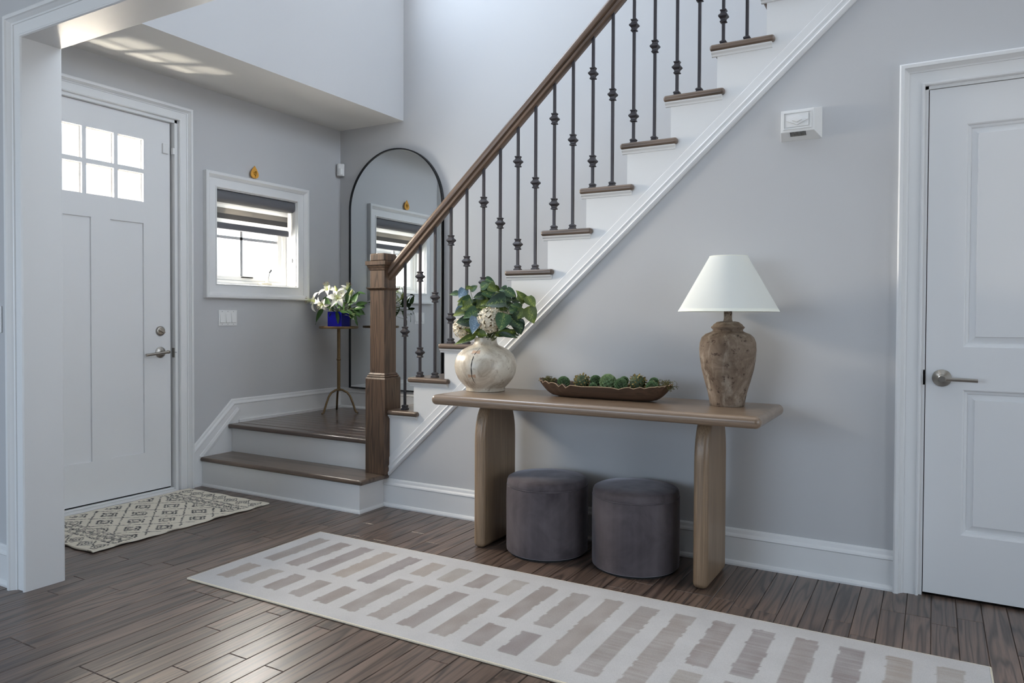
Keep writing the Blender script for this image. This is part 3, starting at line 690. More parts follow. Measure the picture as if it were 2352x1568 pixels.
# ornament above the window
orn = thing('wall_ornament', (XW, 0.205, 2.075), 'amber teardrop ornament with gold emblem resting on the window casing', 'ornament')
pts = []
for j in range(28):
    t = 2 * math.pi * j / 28
    pts.append((0.205 + 0.046 * math.sin(t) * abs(math.sin(t / 2)) ** 1.3, 2.112 + 0.044 * math.cos(t)))
MB().prism(pts, (lambda a, b, d: (d, a, b)), XW + 0.018, XW + 0.026).build('agate_slice', 'amber', orn, bevel=0.002, seg=2)
MB().tube([(XW + 0.029, 0.190, 2.103), (XW + 0.029, 0.196, 2.112), (XW + 0.029, 0.203, 2.103), (XW + 0.029, 0.209, 2.113), (XW + 0.029, 0.216, 2.104), (XW + 0.029, 0.221, 2.112), (XW + 0.029, 0.214, 2.119), (XW + 0.029, 0.206, 2.117)], 0.0022, 6).tube([(XW + 0.029, 0.195, 2.097), (XW + 0.029, 0.207, 2.094), (XW + 0.029, 0.219, 2.098)], 0.002, 6).tube([(XW + 0.029, 0.207, 2.092), (XW + 0.029, 0.209, 2.078)], 0.0016, 6).build('gold_emblem', 'brass_gold', orn, smooth=True)

# switches, motion sensor, chime
sw = thing('light_switch', (XW, -0.009, 1.095), 'white triple rocker light switch plate below the window', 'light switch')
MB().box(XW, XW + 0.006, -0.083, 0.066, 1.042, 1.147).build('plate', 'plastic_white', sw, bevel=0.002, seg=2)
for j in range(3):
    yc = -0.055 + 0.046 * j
    MB().add([(XW + 0.006, yc - 0.017, 1.062), (XW + 0.006, yc + 0.017, 1.062), (XW + 0.006, yc + 0.017, 1.128), (XW + 0.006, yc - 0.017, 1.128),
              (XW + 0.013, yc - 0.0165, 1.064), (XW + 0.013, yc + 0.0165, 1.064), (XW + 0.007, yc + 0.0165, 1.127), (XW + 0.007, yc - 0.0165, 1.127)],
             [(0, 3, 2, 1), (4, 5, 6, 7), (0, 1, 5, 4), (1, 2, 6, 5), (2, 3, 7, 6), (3, 0, 4, 7)]).build('rocker', 'plastic_white', sw)
    for zz in (1.052, 1.138): MB().box(XW + 0.0058, XW + 0.0068, yc - 0.002, yc + 0.002, zz - 0.002, zz + 0.002).build('screw', 'grey_button', sw)
sw = thing('light_switch', (-1.045, Y1, 1.09), 'white light switch plate at the left edge beside the cased opening', 'light switch')
MB().box(-1.085, -1.010, Y1 - 0.006, Y1, 1.035, 1.145).build('plate', 'plastic_white', sw, bevel=0.002, seg=2)
MB().box(-1.064, -1.031, Y1 - 0.010, Y1 - 0.005, 1.057, 1.123).build('rocker', 'plastic_white', sw, bevel=0.002, seg=2)
ms_ = thing('motion_sensor', (XW + 0.03, YB - 0.03, 2.27), 'white motion sensor mounted in the corner beside the mirror', 'sensor')
rot = lambda a, b, d: (XW + 0.032 + (a * 0.7071 + b * 0.7071) , YB - 0.032 + (a * 0.7071 - b * 0.7071), d)
MB().prism([(-0.030, -0.012), (0.030, -0.012), (0.028, 0.018), (0.018, 0.028), (-0.018, 0.028), (-0.028, 0.018)], rot, 2.225, 2.320).build('sensor_body', 'plastic_white', ms_, bevel=0.003, seg=2)
MB().prism([(-0.018, 0.02), (0.018, 0.02), (0.014, 0.032), (0, 0.037), (-0.014, 0.032)], rot, 2.232, 2.282).build('sensor_lens', 'vinyl_white', ms_, bevel=0.003, seg=2)
chm = thing('door_chime', (1.815, 0, 1.94), 'white box door chime with raised diamond on the wall above the lamp', 'door chime')
cx0, cx1, cz0, cz1 = 1.726, 1.893, 1.872, 2.004
cy_ = -0.052
ins = 0.020
MB().add([(cx0, 0, cz0), (cx1, 0, cz0), (cx1, 0, cz1), (cx0, 0, cz1), (cx0 + 0.008, cy_, cz0 + 0.028), (cx1 - 0.026, cy_, cz0 + 0.028), (cx1 - 0.026, cy_, cz1 - 0.012), (cx0 + 0.008, cy_, cz1 - 0.012)],
         [(0, 3, 2, 1), (4, 5, 6, 7), (0, 1, 5, 4), (1, 2, 6, 5), (2, 3, 7, 6), (3, 0, 4, 7)]).build('chime_box', 'plastic_white', chm, bevel=0.002, seg=2)
fx0, fx1, fz0, fz1 = cx0 + 0.018, cx1 - 0.036, cz0 + 0.038, cz1 - 0.022
MB().frame((fx0 + 0.004, fx1 - 0.004, fz0 + 0.004, fz1 - 0.004), [(0, 0), (0, 0.006), (0.004, 0.006), (0.004, 0)], PYm(cy_)).box(fx0 + 0.012, fx1 - 0.012, cy_ - 0.006, cy_, fz0 + 0.010, fz1 - 0.010).build('face_panel', 'plastic_white', chm)
cxm, czm = (fx0 + fx1) / 2, (fz0 + fz1) / 2
for sxz, d_ in (((0.044, 0.021), 0.009), ((0.020, 0.010), 0.014)):
    q = [(cxm - sxz[0], czm), (cxm, czm - sxz[1]), (cxm + sxz[0], czm), (cxm, czm + sxz[1])]
    MB().prism(q, fy, cy_ - 0.002 - d_, cy_).build('diamond', 'plastic_white', chm, bevel=0.0008, seg=1)
for j in range(13):
    xx = cxm - 0.030 + j * 0.0050
    MB().add([(xx, cy_ + 0.0005, cz0 + 0.0268), (xx + 0.0022, cy_ + 0.0005, cz0 + 0.0268), (xx + 0.0022, cy_ + 0.024, cz0 + 0.0138), (xx, cy_ + 0.024, cz0 + 0.0138),
              (xx, cy_ - 0.0002, cz0 + 0.0262), (xx + 0.0022, cy_ - 0.0002, cz0 + 0.0262), (xx + 0.0022, cy_ + 0.0235, cz0 + 0.0130), (xx, cy_ + 0.0235, cz0 + 0.0130)],
             [(0, 3, 2, 1), (4, 5, 6, 7), (0, 1, 5, 4), (1, 2, 6, 5), (2, 3, 7, 6), (3, 0, 4, 7)]).build('vent_slot', 'dark_gap', chm)

# ------------------------------------------------------------------ panelled door on the right
d2 = thing('door_2', (2.68, 0.01, 0.012), 'white two-panel interior door at the right with nickel lever', 'door', kind='structure')
sx0, sx1, sz0, sz1, sy = 2.287, 3.067, 0.012, 2.016, 0.006
P2 = [(2.414, 2.940, 0.258, 0.831), (2.414, 2.940, 0.998, 1.868)]
mb = holes(MB(), 1, sy, sy + 0.035, (sx0, sx1, sz0, sz1), P2); mb.build('door_slab', 'door_white', d2)
for a, b, c, d in P2:
    MB().frame((a + 0.041, b - 0.041, c + 0.041, d - 0.041), [(0, -0.003), (0.002, -0.012), (0.022, -0.017), (0.026, -0.010), (0.034, -0.008), (0.037, -0.002), (0.041, 0.0), (0.041, -0.03), (0, -0.03)], PYm(sy)).build('panel_moulding', 'door_white', d2)
    MB().box(a + 0.041, b - 0.041, sy + 0.003, sy + 0.03, c + 0.041, d - 0.041).build('panel', 'door_white', d2)
def disc_y(mb, x_, y_, z_, prof, n=32):
    m2 = MB().lathe(prof, n); return mb.add([(x_ + a, y_ - c, z_ + b) for a, b, c in m2.v], m2.f)
rs = disc_y(MB(), 2.343, sy, 0.874, [(0.034, 0), (0.034, 0.004), (0.026, 0.012), (0.015, 0.022), (0.015, 0.055), (0.012, 0.058), (0, 0.058)]).build('lever_rose', 'nickel', d2, smooth=True)
MB().tube([(2.343, sy - 0.048, 0.874), (2.37, sy - 0.050, 0.873), (2.462, sy - 0.050, 0.871)], 0.0072, 16).build('lever', 'nickel', rs, smooth=True)
MB().box(DX0 + 0.010, DX0 + 0.0165, 0.0, 0.03, 0.845, 0.905).build('strike_plate', 'nickel', d2)

# ------------------------------------------------------------------ mirror
mir = thing('arched_mirror', (-1.268, YB - 0.02, 0.545), 'tall arched mirror in a thin black frame behind the newel post', 'mirror')
mx0, mx1, mz0, mz1 = -1.718, -0.818, 0.542, 2.388
R_ = (mx1 - mx0) / 2; xc_ = (mx0 + mx1) / 2
pth = [(mx0, mz0)] + [(xc_ - R_ * math.cos(a), mz1 - R_ + R_ * math.sin(a)) for a in [math.pi * j / 40 for j in range(41)]] + [(mx1, mz0)]
MB().prism(pth, fy, YB - 0.026, YB - 0.014).build('mirror_glass', 'mirror_glass', mir)
FR = []
inner = [(xc_ + (a - xc_) * (1 - 0.010 / R_), (b - 0.010) if b > mz1 - R_ else b) for a, b in pth]
n_ = len(pth); mb = MB()
vs = []; fs = []
cen = Vector((xc_, 1.3))
P_ = [Vector(p) for p in pth]
for i, p in enumerate(P_):
    a = P_[i - 1]; b = P_[(i + 1) % n_]
    d0 = (p - a).normalized(); d1 = (b - p).normalized(); nn = Vector((d0.y, -d0.x)) + Vector((d1.y, -d1.x)); nn.normalize(); nn = nn / max(0.3, nn.dot(Vector((d0.y, -d0.x))))
    q = p + nn * 0.009
    for pp, yy in ((p, -0.034), (p, -0.006), (q, -0.006), (q, -0.034)): vs.append((pp.x, YB + yy, pp.y))
for i in range(n_):
    j = (i + 1) % n_
    for k in range(4): fs.append((i * 4 + k, i * 4 + (k + 1) % 4, j * 4 + (k + 1) % 4, j * 4 + k))
MB().add(vs, fs).build('mirror_frame', 'black_metal', mir)

# ------------------------------------------------------------------ console table
TZ = 0.738
tb = thing('console_table', (1.0, -0.26, 0), 'oak console table with rounded top on two arched slab legs', 'console table')
tx0, tx1, ty0, ty1 = 0.238, 1.757, -0.532, -0.035
MB().box(tx0, tx1, ty0, ty1, TZ - 0.048, TZ).build('table_top', 'table_oak_x', tb, bevel=0.0225, seg=7)
for xa in (0.398, 1.466):
    y0, y1, zt, r = -0.402, -0.085, TZ - 0.047, 0.135
    poly = [(y0, 0), (y0, zt - r * 1.35)] + [(y0 + r * 0.62 * (1 - math.cos(a)), zt - r * 1.35 + r * 1.35 * math.sin(a)) for a in [math.pi / 2 * j / 12 for j in range(1, 13)]]
    poly += [(y1 - (p[0] - y0), p[1]) for p in reversed(poly)]
    MB().prism(poly, (lambda a, b, d: (d, a, b)), xa, xa + 0.062).build('leg', 'table_oak_z', tb, bevel=0.022, seg=6)

# stools
def stool(c, label):
    st = thing('velvet_stool', (c[0], c[1], 0), label, 'stool', 'velvet stools under the console table')
    R, H = 0.193, 0.355
    MB().lathe([(R - 0.02, 0.0), (R - 0.012, 0.0), (R - 0.012, 0.012), (R - 0.02, 0.012)], 48).build('base_ring', 'dark_gap', st, local=True)
    MB().lathe([(R - 0.006, 0.010), (R - 0.001, 0.014), (R, 0.03), (R, 0.12), (R + 0.001, 0.22), (R, H - 0.045), (R - 0.003, H - 0.036)], 64).build('body', 'velvet', st, smooth=True, local=True)
    MB().lathe([(R - 0.004, H - 0.037), (R - 0.0015, H - 0.033), (R - 0.002, H - 0.018), (R - 0.007, H - 0.006), (R - 0.018, H), (R * 0.5, H + 0.005), (0, H + 0.006)], 64).build('seat_cushion', 'velvet', st, smooth=True, local=True)
    ring = [((R - 0.0015) * math.cos(a), (R - 0.0015) * math.sin(a), H - 0.0365) for a in [2 * math.pi * j / 64 for j in range(64)]]
    MB().tube(ring, 0.0025, 6, True).build('piping', 'velvet', st, smooth=True, local=True)
stool((0.728, -0.263), 'round grey velvet stool beside the left table leg')
stool((1.166, -0.250), 'round grey velvet stool beside the right table leg')

# ------------------------------------------------------------------ lamp
lc = at(1670, 928, 1, -0.218)
lp = thing('table_lamp', (lc.x, -0.218, TZ), 'table lamp with aged clay jar base and white cone shade', 'lamp')
s_ = 1 / 545.0
MB().lathe([(0.068, 0), (0.071, 0.003), (0.0735, 0.02), (0.080, 0.055), (0.094, 0.105), (0.107, 0.155), (0.114, 0.200), (0.1165, 0.235), (0.115, 0.265), (0.107, 0.288), (0.092, 0.302), (0.074, 0.309), (0.064, 0.314)], 56).build('jar', 'aged_clay', lp, smooth=True, local=True)
MB().lathe([(0.064, 0.313), (0.061, 0.318), (0.062, 0.322), (0.068, 0.328), (0.069, 0.332), (0.062, 0.338), (0.058, 0.344), (0.050, 0.349), (0.046, 0.353), (0.030, 0.356), (0, 0.357)], 48, cap=False).build('jar_lid', 'aged_clay', lp, smooth=True, local=True)
MB().lathe([(0.019, 0.352), (0.0185, 0.360), (0.0165, 0.366), (0.017, 0.405), (0, 0.405)], 24, cap=False).build('neck', 'aged_clay', lp, smooth=True, local=True)
MB().lathe([(0.010, 0.40), (0.013, 0.41), (0.013, 0.46), (0, 0.46)], 16).build('socket', 'brass_gold', lp, smooth=True, local=True)
zs0 = 0.398
MB().lathe([(0.2065, zs0), (0.0775, zs0 + 0.232), (0.0758, zs0 + 0.232), (0.2045, zs0)], 72, cap=False).build('shade', 'linen', lp, smooth=True, local=True)
sh = None
MB().lathe([(0.2072, zs0 - 0.001), (0.2012, zs0 + 0.011), (0.2000, zs0 + 0.011), (0.2035, zs0 - 0.001), (0.2072, zs0 - 0.001)], 72, cap=False).lathe([(0.0805, zs0 + 0.224), (0.0782, zs0 + 0.233), (0.075, zs0 + 0.233), (0.0765, zs0 + 0.224), (0.0805, zs0 + 0.224)], 60, cap=False).build('shade_binding', 'linen_trim', lp, smooth=True, local=True)
mb = MB()
for j in range(3):
    a = 2 * math.pi * j / 3 + 0.4; mb.tube([(0.012 * math.cos(a), 0.012 * math.sin(a), 0.408), (0.2 * math.cos(a), 0.2 * math.sin(a), zs0 + 0.006)], 0.0014, 6)
mb.build('shade_spider', 'nickel', lp, local=True)

# ------------------------------------------------------------------ cream vase with leaves
VY = -0.225
vc = at(1115, 897, 1, VY)
vz = thing('round_vase', (vc.x, VY, TZ), 'round cream marbled vase with stitched crack on the console table', 'vase')
prof = [(0.094, 0), (0.098, 0.002), (0.098, 0.016), (0.101, 0.021), (0.118, 0.037), (0.138, 0.062), (0.151, 0.092), (0.156, 0.124), (0.152, 0.156), (0.139, 0.184), (0.116, 0.206), (0.086, 0.221), (0.066, 0.229), (0.0595, 0.237), (0.0565, 0.250), (0.0565, 0.266), (0.053, 0.267), (0.051, 0.262), (0.051, 0.20), (0, 0.19)]
MB().lathe(prof, 72, cap=False).build('vase_body', 'marbled_cream', vz, smooth=True, local=True)
def rv(z):
    for (r0, z0_), (r1, z1_) in zip(prof, prof[1:]):
        if z0_ <= z <= z1_: return r0 + (r1 - r0) * (z - z0_) / max(1e-6, z1_ - z0_)
    return 0.1
ca = math.atan2(CAM.y - VY, CAM.x - vc.x)
def onv(du, z, out=0.0005):
    """point on the vase surface; du = angle left(-)/right(+) of the side that faces the room"""
    a = ca + du; r = rv(z) + out; return (r * math.cos(a), r * math.sin(a), z)
crk = [(-0.30, 0.218), (-0.34, 0.205), (-0.40, 0.19), (-0.44, 0.165), (-0.46, 0.14), (-0.465, 0.115), (-0.46, 0.095), (-0.47, 0.08), (-0.44, 0.06), (-0.41, 0.045)]
MB().tube([onv(d, z, 0.0) for d, z in crk], [0.0006, 0.0014, 0.002, 0.0024, 0.0026, 0.0026, 0.0024, 0.002, 0.0014, 0.0006], 6).build('crack', 'dark_gap', vz, local=True)
for (d, z, wd) in ((-0.39, 0.199, 0.17), (-0.47, 0.083, 0.14)):
    top = []; 
    for j in range(9):
        t = -1 + 2 * j / 8; h = 0.005 + 0.0035 * abs(t); top.append((d + t * wd, h))
    vs = []
    for dd, h in top: vs += [onv(dd, z - h, 0.0012), onv(dd, z + h, 0.0012)]
    MB().add(vs, [(2 * j, 2 * j + 2, 2 * j + 3, 2 * j + 1) for j in range(8)]).build('butterfly_key', 'vase_key', vz, local=True)

def leaf_mesh(name, mat, wid=0.8, fold=0.25, curl=0.25, heart=0.18, n=7):
    """unit leaf along +x, width along y"""
    mb = MB(); vs = []; fs = []
    for i in range(n + 1):
        t = i / n
        wv = wid * 0.5 * (math.sin(math.pi * min(1, t ** 0.62)) ** 0.85 if 0 < t < 1 else 0)
        x_ = t; z_ = -curl * t * t
        hb = -heart * (1 - t) ** 3 if i > 0 else 0
        for s_, kx in ((-1, 1), (-0.5, .6), (0, 0), (0.5, .6), (1, 1)):
            vs.append((x_ + hb * kx * 1.0, s_ * wv, z_ + fold * wv * abs(s_) - 0.05 * math.sin(3 * t + s_)))
    for i in range(n):
        for k in range(4): a = i * 5 + k; fs.append((a, a + 5, a + 6, a + 1))
    me = mb.add(vs, fs).mesh(name); me.materials.append(MAT[mat]); me.polygons.foreach_set('use_smooth', [True] * len(me.polygons)); return me
LM = {k: [leaf_mesh('leaf', m_, w_, f_, c_) for w_, f_, c_ in ((0.85, 0.25, 0.2), (0.75, 0.5, 0.35), (0.9, 0.1, 0.05))] for k, m_ in (('d', 'leaf_dark'), ('m', 'leaf_mid'), ('o', 'leaf_olive'), ('b', 'leaf_blue'))}
LN = {k: [leaf_mesh('leaf', m_, w_, f_, c_, 0.0) for w_, f_, c_ in ((0.36, 0.25, 0.10), (0.30, 0.45, 0.16))] for k, m_ in (('d', 'leaf_dark'), ('m', 'leaf_mid'), ('o', 'leaf_olive'), ('b', 'leaf_blue'))}
def orient(tip, normal):
    x_ = Vector(tip).normalized(); z_ = Vector(normal); z_ = (z_ - x_ * z_.dot(x_)).normalized(); y_ = z_.cross(x_)
    return Matrix((x_, y_, z_)).transposed().to_4x4()
# (crop x, crop y, tip dx, tip dy, length px, kind, depth offset toward room, stem id)  -- crop of the vase top, 5.227 px per photo px
LV = [(170, 285, -95, -5, 100, 'm', .00, 0), (255, 230, -70, 100, 130, 'b', .02, 0), (265, 225, 75, -22, 80, 'o', .03, 0), (315, 245, 85, -60, 95, 'm', .01, 0),
      (495, 110, 105, 25, 110, 'm', .0, 3), (440, 165, 90, 30, 100, 'o', .03, 3), (440, 215, 80, -40, 110, 'm', .05, 3), (530, 200, 90, 45, 110, 'o', .04, 3), (545, 165, 80, 70, 110, 'o', .02, 3), (600, 200, 70, 55, 90, 'o', .0, 3), (450, 240, 40, 30, 70, 'o', .05, 3),
      (470, 265, 170, 50, 190, 'm', .05, 4), (480, 310, -110, 15, 120, 'd', .05, 4), (600, 300, 100, 55, 110, 'o', .03, 4), (520, 345, -60, 60, 110, 'o', .04, 4),
      (740, 375, -215, 15, 230, 'd', .08, 4), (560, 330, 170, 60, 180, 'd', .05, 4),
      (735, 240, 120, 75, 140, 'm', .02, 5), (760, 220, -90, 15, 95, 'm', .0, 5), (690, 320, 120, 40, 130, 'd', .02, 5),
      (960, 390, -60, -120, 150, 'o', .02, 6), (990, 320, 90, 110, 150, 'o', .03, 6), (1000, 440, 65, 165, 190, 'o', .04, 6), (970, 350, 110, 60, 140, 'o', .0, 6), (960, 470, -70, 95, 130, 'o', .04, 6), (925, 470, -115, -55, 130, 'm', .01, 6), (870, 330, 90, 25, 90, 'o', .0, 6),
      (780, 480, 130, -20, 150, 'm', .05, 7), (860, 500, 20, 90, 120, 'd', .06, 7), (720, 520, -40, 155, 190, 'm', .11, 7), (780, 560, 130, 110, 200, 'd', .06, 7), (880, 590, 25, 140, 170, 'd', .04, 7), (760, 590, 140, 40, 170, 'd', .03, 7), (820, 640, 60, 70, 130, 'd', .02, 7),
      (345, 610, -165, 0, 180, 'd', .11, 1), (400, 570, -60, 160, 180, 'b', .12, 1), (400, 490, -155, 65, 170, 'm', .10, 1), (390, 520, -100, 90, 140, 'm', .09, 1), (300, 450, -60, -70, 110, 'o', .07, 1), (345, 420, -120, 40, 140, 'o', .08, 1), (250, 450, -110, 60, 130, 'b', .05, 1), (250, 500, -130, 25, 140, 'o', .07, 1), (300, 365, -120, 5, 130, 'o', .04, 1), (330, 350, -130, 60, 150, 'm', .05, 1), (215, 400, -50, 25, 60, 'o', .03, 1),
      (515, 805, -260, -95, 285, 'o', .10, 2), (390, 800, -240, 85, 265, 'o', .09, 2), (440, 780, -130, -20, 150, 'd', .09, 2),
      (600, 805, 250, -70, 270, 'o', .10, 8), (640, 780, 210, 25, 220, 'd', .09, 8), (650, 720, 200, 60, 230, 'd', .05, 8), (560, 480, -110, -40, 130, 'o', .05, 8), (400, 400, 60, -80, 110, 'o', .02, 8), (470, 380, -80, 70, 110, 'o', .03, 8),
      (480, 640, -140, -60, 160, 'd', -.03, 1), (640, 620, 140, -80, 180, 'd', -.05, 7), (560, 420, 20, -120, 140, 'd', -.04, 4), (420, 470, -90, -60, 120, 'd', -.03, 1), (700, 440, 120, -40, 140, 'd', -.04, 7), (500, 250, 30, -90, 110, 'd', -.03, 3)]
rx = random.Random(8)
for _ in range(20):
    a_ = rx.uniform(-0.2, 3.34); q_ = rx.uniform(0.25, 0.95); px_ = 560 + 330 * q_ * math.cos(a_) ; py_ = 520 - 300 * q_ * math.sin(a_)
    LV.append((px_, py_, 110 * math.cos(a_) + rx.uniform(-50, 50), -70 * math.sin(a_) + rx.uniform(-30, 70), rx.uniform(90, 150), rx.choice('ddmmo'), rx.uniform(-.07, .02), 1 if px_ < 480 else (4 if px_ < 640 else 7)))
names = ['leafy stem with a pale blue leaf at the upper left of the cream vase', 'leafy stem spilling over the left hydrangea in the cream vase', 'long green leaves drooping over the left rim of the cream vase',
         'small olive leaves on the tallest stem of the cream vase', 'large dark leaves above the front hydrangea bloom', 'leafy stem arching at the upper right of the cream vase',
         'olive leaves on the rightmost stem of the cream vase', 'dark green leaves right of the front hydrangea bloom', 'broad green leaf over the right rim of the cream vase']
mouth = Vector((vc.x, VY, TZ + 0.245))
stems = []
for j, lb in enumerate(names):
    st = thing('foliage_spray', tuple(mouth), lb, 'plant', 'foliage sprays in the cream vase'); stems.append(st)
rl = random.Random(3)
tips = {}
right = RT.normalized(); upv = Vector((0, 0, 1)); tow = (CAM - mouth); tow.z = 0; tow.normalize()
for (cx, cy, dx, dy, ln_, kd, dep, sid) in LV:
    base = at(1020 + cx / 5.227, 620 + (cy - (22 if cy > 700 else 0)) / 5.227, 1, VY) ; base = base + tow * dep
    tipv = right * dx + upv * (-dy) + tow * rl.uniform(-0.1, 0.45) * ln_
    nor = tow * 1.0 + upv * 0.55 + right * rl.uniform(-0.45, 0.45)
    sz = ln_ / 5.227 / 469 * 1.12
    me = rl.choice((LN if (sid in (2, 8) and cy > 700) else LM)[kd]); o = bpy.data.objects.new('leaf', me); COL.objects.link(o); o.parent = stems[sid]
    o.matrix_parent_inverse = Matrix.Translation(-mouth)
    o.matrix_basis = Matrix.Translation(base) @ orient(tipv, nor) @ Matrix.Diagonal((sz, sz, sz, 1))
    tips.setdefault(sid, []).append(base)
for sid, bs in tips.items():
    mb = MB(); m0 = mouth + Vector((rl.uniform(-.02, .02), rl.uniform(-.02, .02), -0.03))
    for b in bs:
        mid = m0.lerp(b, 0.5) + Vector((0, 0, 0.02)) + (m0 - b).cross(upv) * 0.08
        mb.tube([m0, m0.lerp(mid, 0.6), mid, mid.lerp(b, 0.6), b], 0.0013, 5)
    mb.build('stem', 'stem_green', stems[sid], smooth=True)

def bloom(name, c, r, label, nf=150, seed=1):
    g = random.Random(seed)
    b = thing(name, tuple(c), label, 'flower', 'hydrangea blooms in the cream vase')
    mb = MB()
    for j in range(nf):
        t = (j + 0.5) / nf; ph = math.acos(1 - 2 * t); th = math.pi * (1 + 5 ** 0.5) * j
        n_ = Vector((math.sin(ph) * math.cos(th), math.sin(ph) * math.sin(th), math.cos(ph)))
        n_ = (n_ + Vector((g.uniform(-.15, .15), g.uniform(-.15, .15), g.uniform(-.15, .15)))).normalized()
        p = n_ * r * g.uniform(0.86, 1.04); u = n_.orthogonal().normalized(); u = Matrix.Rotation(g.uniform(0, 6.28), 3, n_) @ u; v_ = n_.cross(u); s_ = r * g.uniform(0.17, 0.24)
        for q in range(4):
            a = q * math.pi / 2; d = u * math.cos(a) + v_ * math.sin(a); e = n_.cross(d); li = g.uniform(-0.1, 0.75)
            mb.add([p, p + d * s_ * .55 + e * s_ * .45 + n_ * s_ * li * .5, p + d * s_ * 1.05 + n_ * s_ * li, p + d * s_ * .55 - e * s_ * .45 + n_ * s_ * li * .3], [(0, 1, 2, 3)])
    o = mb.build('florets', 'hydrangea_cream', b, local=True); o['kind'] = 'stuff'
    MB().lathe([(0, -r * .62), (r * .42, -r * .5), (r * .62, 0), (r * .42, r * .5), (0, r * .62)], 14).build('core', 'hydrangea_shade', b, smooth=True, local=True)
    mth = mouth - Vector(c); MB().tube([(0, 0, -r * .6), tuple(mth * 0.6 + Vector((0, 0, -0.01))), tuple(mth)], 0.003, 6).build('stalk', 'stem_green', b, smooth=True, local=True)
h1 = at(1020 + 550 / 5.227, 620 + 600 / 5.227, 1, VY) + tow * 0.075
bloom('hydrangea_bloom', h1, 0.060, 'cream hydrangea bloom at the front of the round vase', 240, 1)
h2 = at(1020 + 240 / 5.227, 620 + 690 / 5.227, 1, VY) + tow * 0.04
bloom('hydrangea_bloom', h2, 0.052, 'cream hydrangea bloom half hidden at the left of the round vase', 200, 2)
h3 = at(1020 + 700 / 5.227, 620 + 560 / 5.227, 1, VY) - tow * 0.02
bloom('hydrangea_bloom', h3, 0.045, 'cream hydrangea bloom peeking out behind the dark leaves', 90, 3)

# ------------------------------------------------------------------ long wooden bowl with pods
bl, br = at(1246, 880, 1, -0.24), at(1543, 892, 1, -0.24)
bc = Vector(((bl.x + br.x) / 2, -0.25, TZ)); HL = (br.x - bl.x) / 2 + 0.004; HW = 0.080; BH = 0.074
bw = thing('dough_bowl', tuple(bc), 'long dark carved wooden bowl of dried pods on the console table', 'bowl')
rb = random.Random(21); NU, NR = 96, 9
rim = []
for j in range(NU):
    a = 2 * math.pi * j / NU
    ca_, sa_ = math.cos(a), math.sin(a)
    x_ = HL * (abs(ca_) ** 0.55) * (1 if ca_ > 0 else -1); y_ = HW * (abs(sa_) ** 0.8) * (1 if sa_ > 0 else -1)
    jag = 0.006 * math.sin(j * 2.1) * rb.random() - (0.011 if rb.random() < 0.09 else 0) + rb.uniform(-0.002, 0.002)
    z_ = BH - 0.017 * (1 - (x_ / HL) ** 2) ** 0.7 + jag * (1 if abs(ca_) < .97 else .3) + 0.006 * (abs(x_) / HL) ** 4
    rim.append((x_, y_, z_))
mb = MB(); vs = []; fs = []
for k in range(NR):
    t = k / (NR - 1)                                  # 0 bottom ... 1 rim
    sc_ = 0.66 + 0.34 * (t ** 0.62)
    for x_, y_, z_ in rim: vs.append((x_ * (0.70 + 0.30 * t ** 0.55), y_ * (0.42 + 0.58 * t ** 0.55), 0.001 + (z_ - 0.001) * t ** 1.15))
for k in range(NR):
    t = 1 - k / (NR - 1); 
    for x_, y_, z_ in rim: vs.append((x_ * (0.70 + 0.30 * t ** 0.55) - math.copysign(0.006, x_), (y_ * (0.42 + 0.58 * t ** 0.55)) * 0.92, 0.009 + (z_ - 0.001) * t ** 1.15 - (0.008 if t > .99 else 0)))
R2 = 2 * NR
for k in range(R2 - 1):
    for j in range(NU): fs.append((k * NU + j, k * NU + (j + 1) % NU, (k + 1) * NU + (j + 1) % NU, (k + 1) * NU + j))
fs.append(tuple(range(NU - 1, -1, -1))); fs.append(tuple((R2 - 1) * NU + j for j in range(NU)))
mb.add(vs, fs).build('bowl_shell', 'bowl_wood', bw, smooth=True, local=True)
MB().tube([(a, b * 0.985, c + 0.0005) for a, b, c in rim], 0.0019, 6, True).build('rim_edge', 'bowl_rim', bw, local=True)

def pod(c, r, kind, label, seed):
    g = random.Random(seed); b = thing('dried_pod', tuple(c), label, 'dried pod', 'dried pods in the long bowl')
    mat = {'g': 'pod_green', 'p': 'pod_pale', 'b': 'pod_brown'}[kind]
    MB().lathe([(r * .86 * math.sin(a), -r * .86 * math.cos(a)) for a in [math.pi * j / 12 for j in range(13)]], 18).build('core', 'pod_dark' if kind != 'p' else 'pod_green', b, smooth=True, local=True)
    mb = MB(); n_ = 90 if kind != 'b' else 80
    for j in range(n_):
        t = (j + .5) / n_; ph = math.acos(1 - 2 * t); th = math.pi * (1 + 5 ** .5) * j
        d = Vector((math.sin(ph) * math.cos(th), math.sin(ph) * math.sin(th), math.cos(ph))); u = d.orthogonal().normalized(); v_ = d.cross(u)
        if kind == 'b':
            s_ = r * .26; a0 = g.uniform(0, 6.28); u, v_ = u * math.cos(a0) + v_ * math.sin(a0), v_ * math.cos(a0) - u * math.sin(a0)
            p = d * r * .84; q = d * r * g.uniform(.98, 1.16) + u * s_ * .5
            mb.add([p - v_ * s_ * .5, p + v_ * s_ * .5, q + v_ * s_ * .35, q + d * s_ * .25, q - v_ * s_ * .35], [(0, 1, 2, 3, 4)])
        else:
            s_ = r * (.20 if kind == 'g' else .24); p0 = d * r * .82; p1 = d * r * g.uniform(.97, 1.03)
            k = 6; vs = [p0 + (u * math.cos(2 * math.pi * q / k) + v_ * math.sin(2 * math.pi * q / k)) * s_ * .75 for q in range(k)] + [p1 + (u * math.cos(2 * math.pi * q / k) + v_ * math.sin(2 * math.pi * q / k)) * s_ for q in range(k)]
            fs = [(q, (q + 1) % k, (q + 1) % k + k, q + k) for q in range(k)]
            mb.add(vs, fs)
    o = mb.build('scales', mat, b, local=True); o['kind'] = 'stuff'
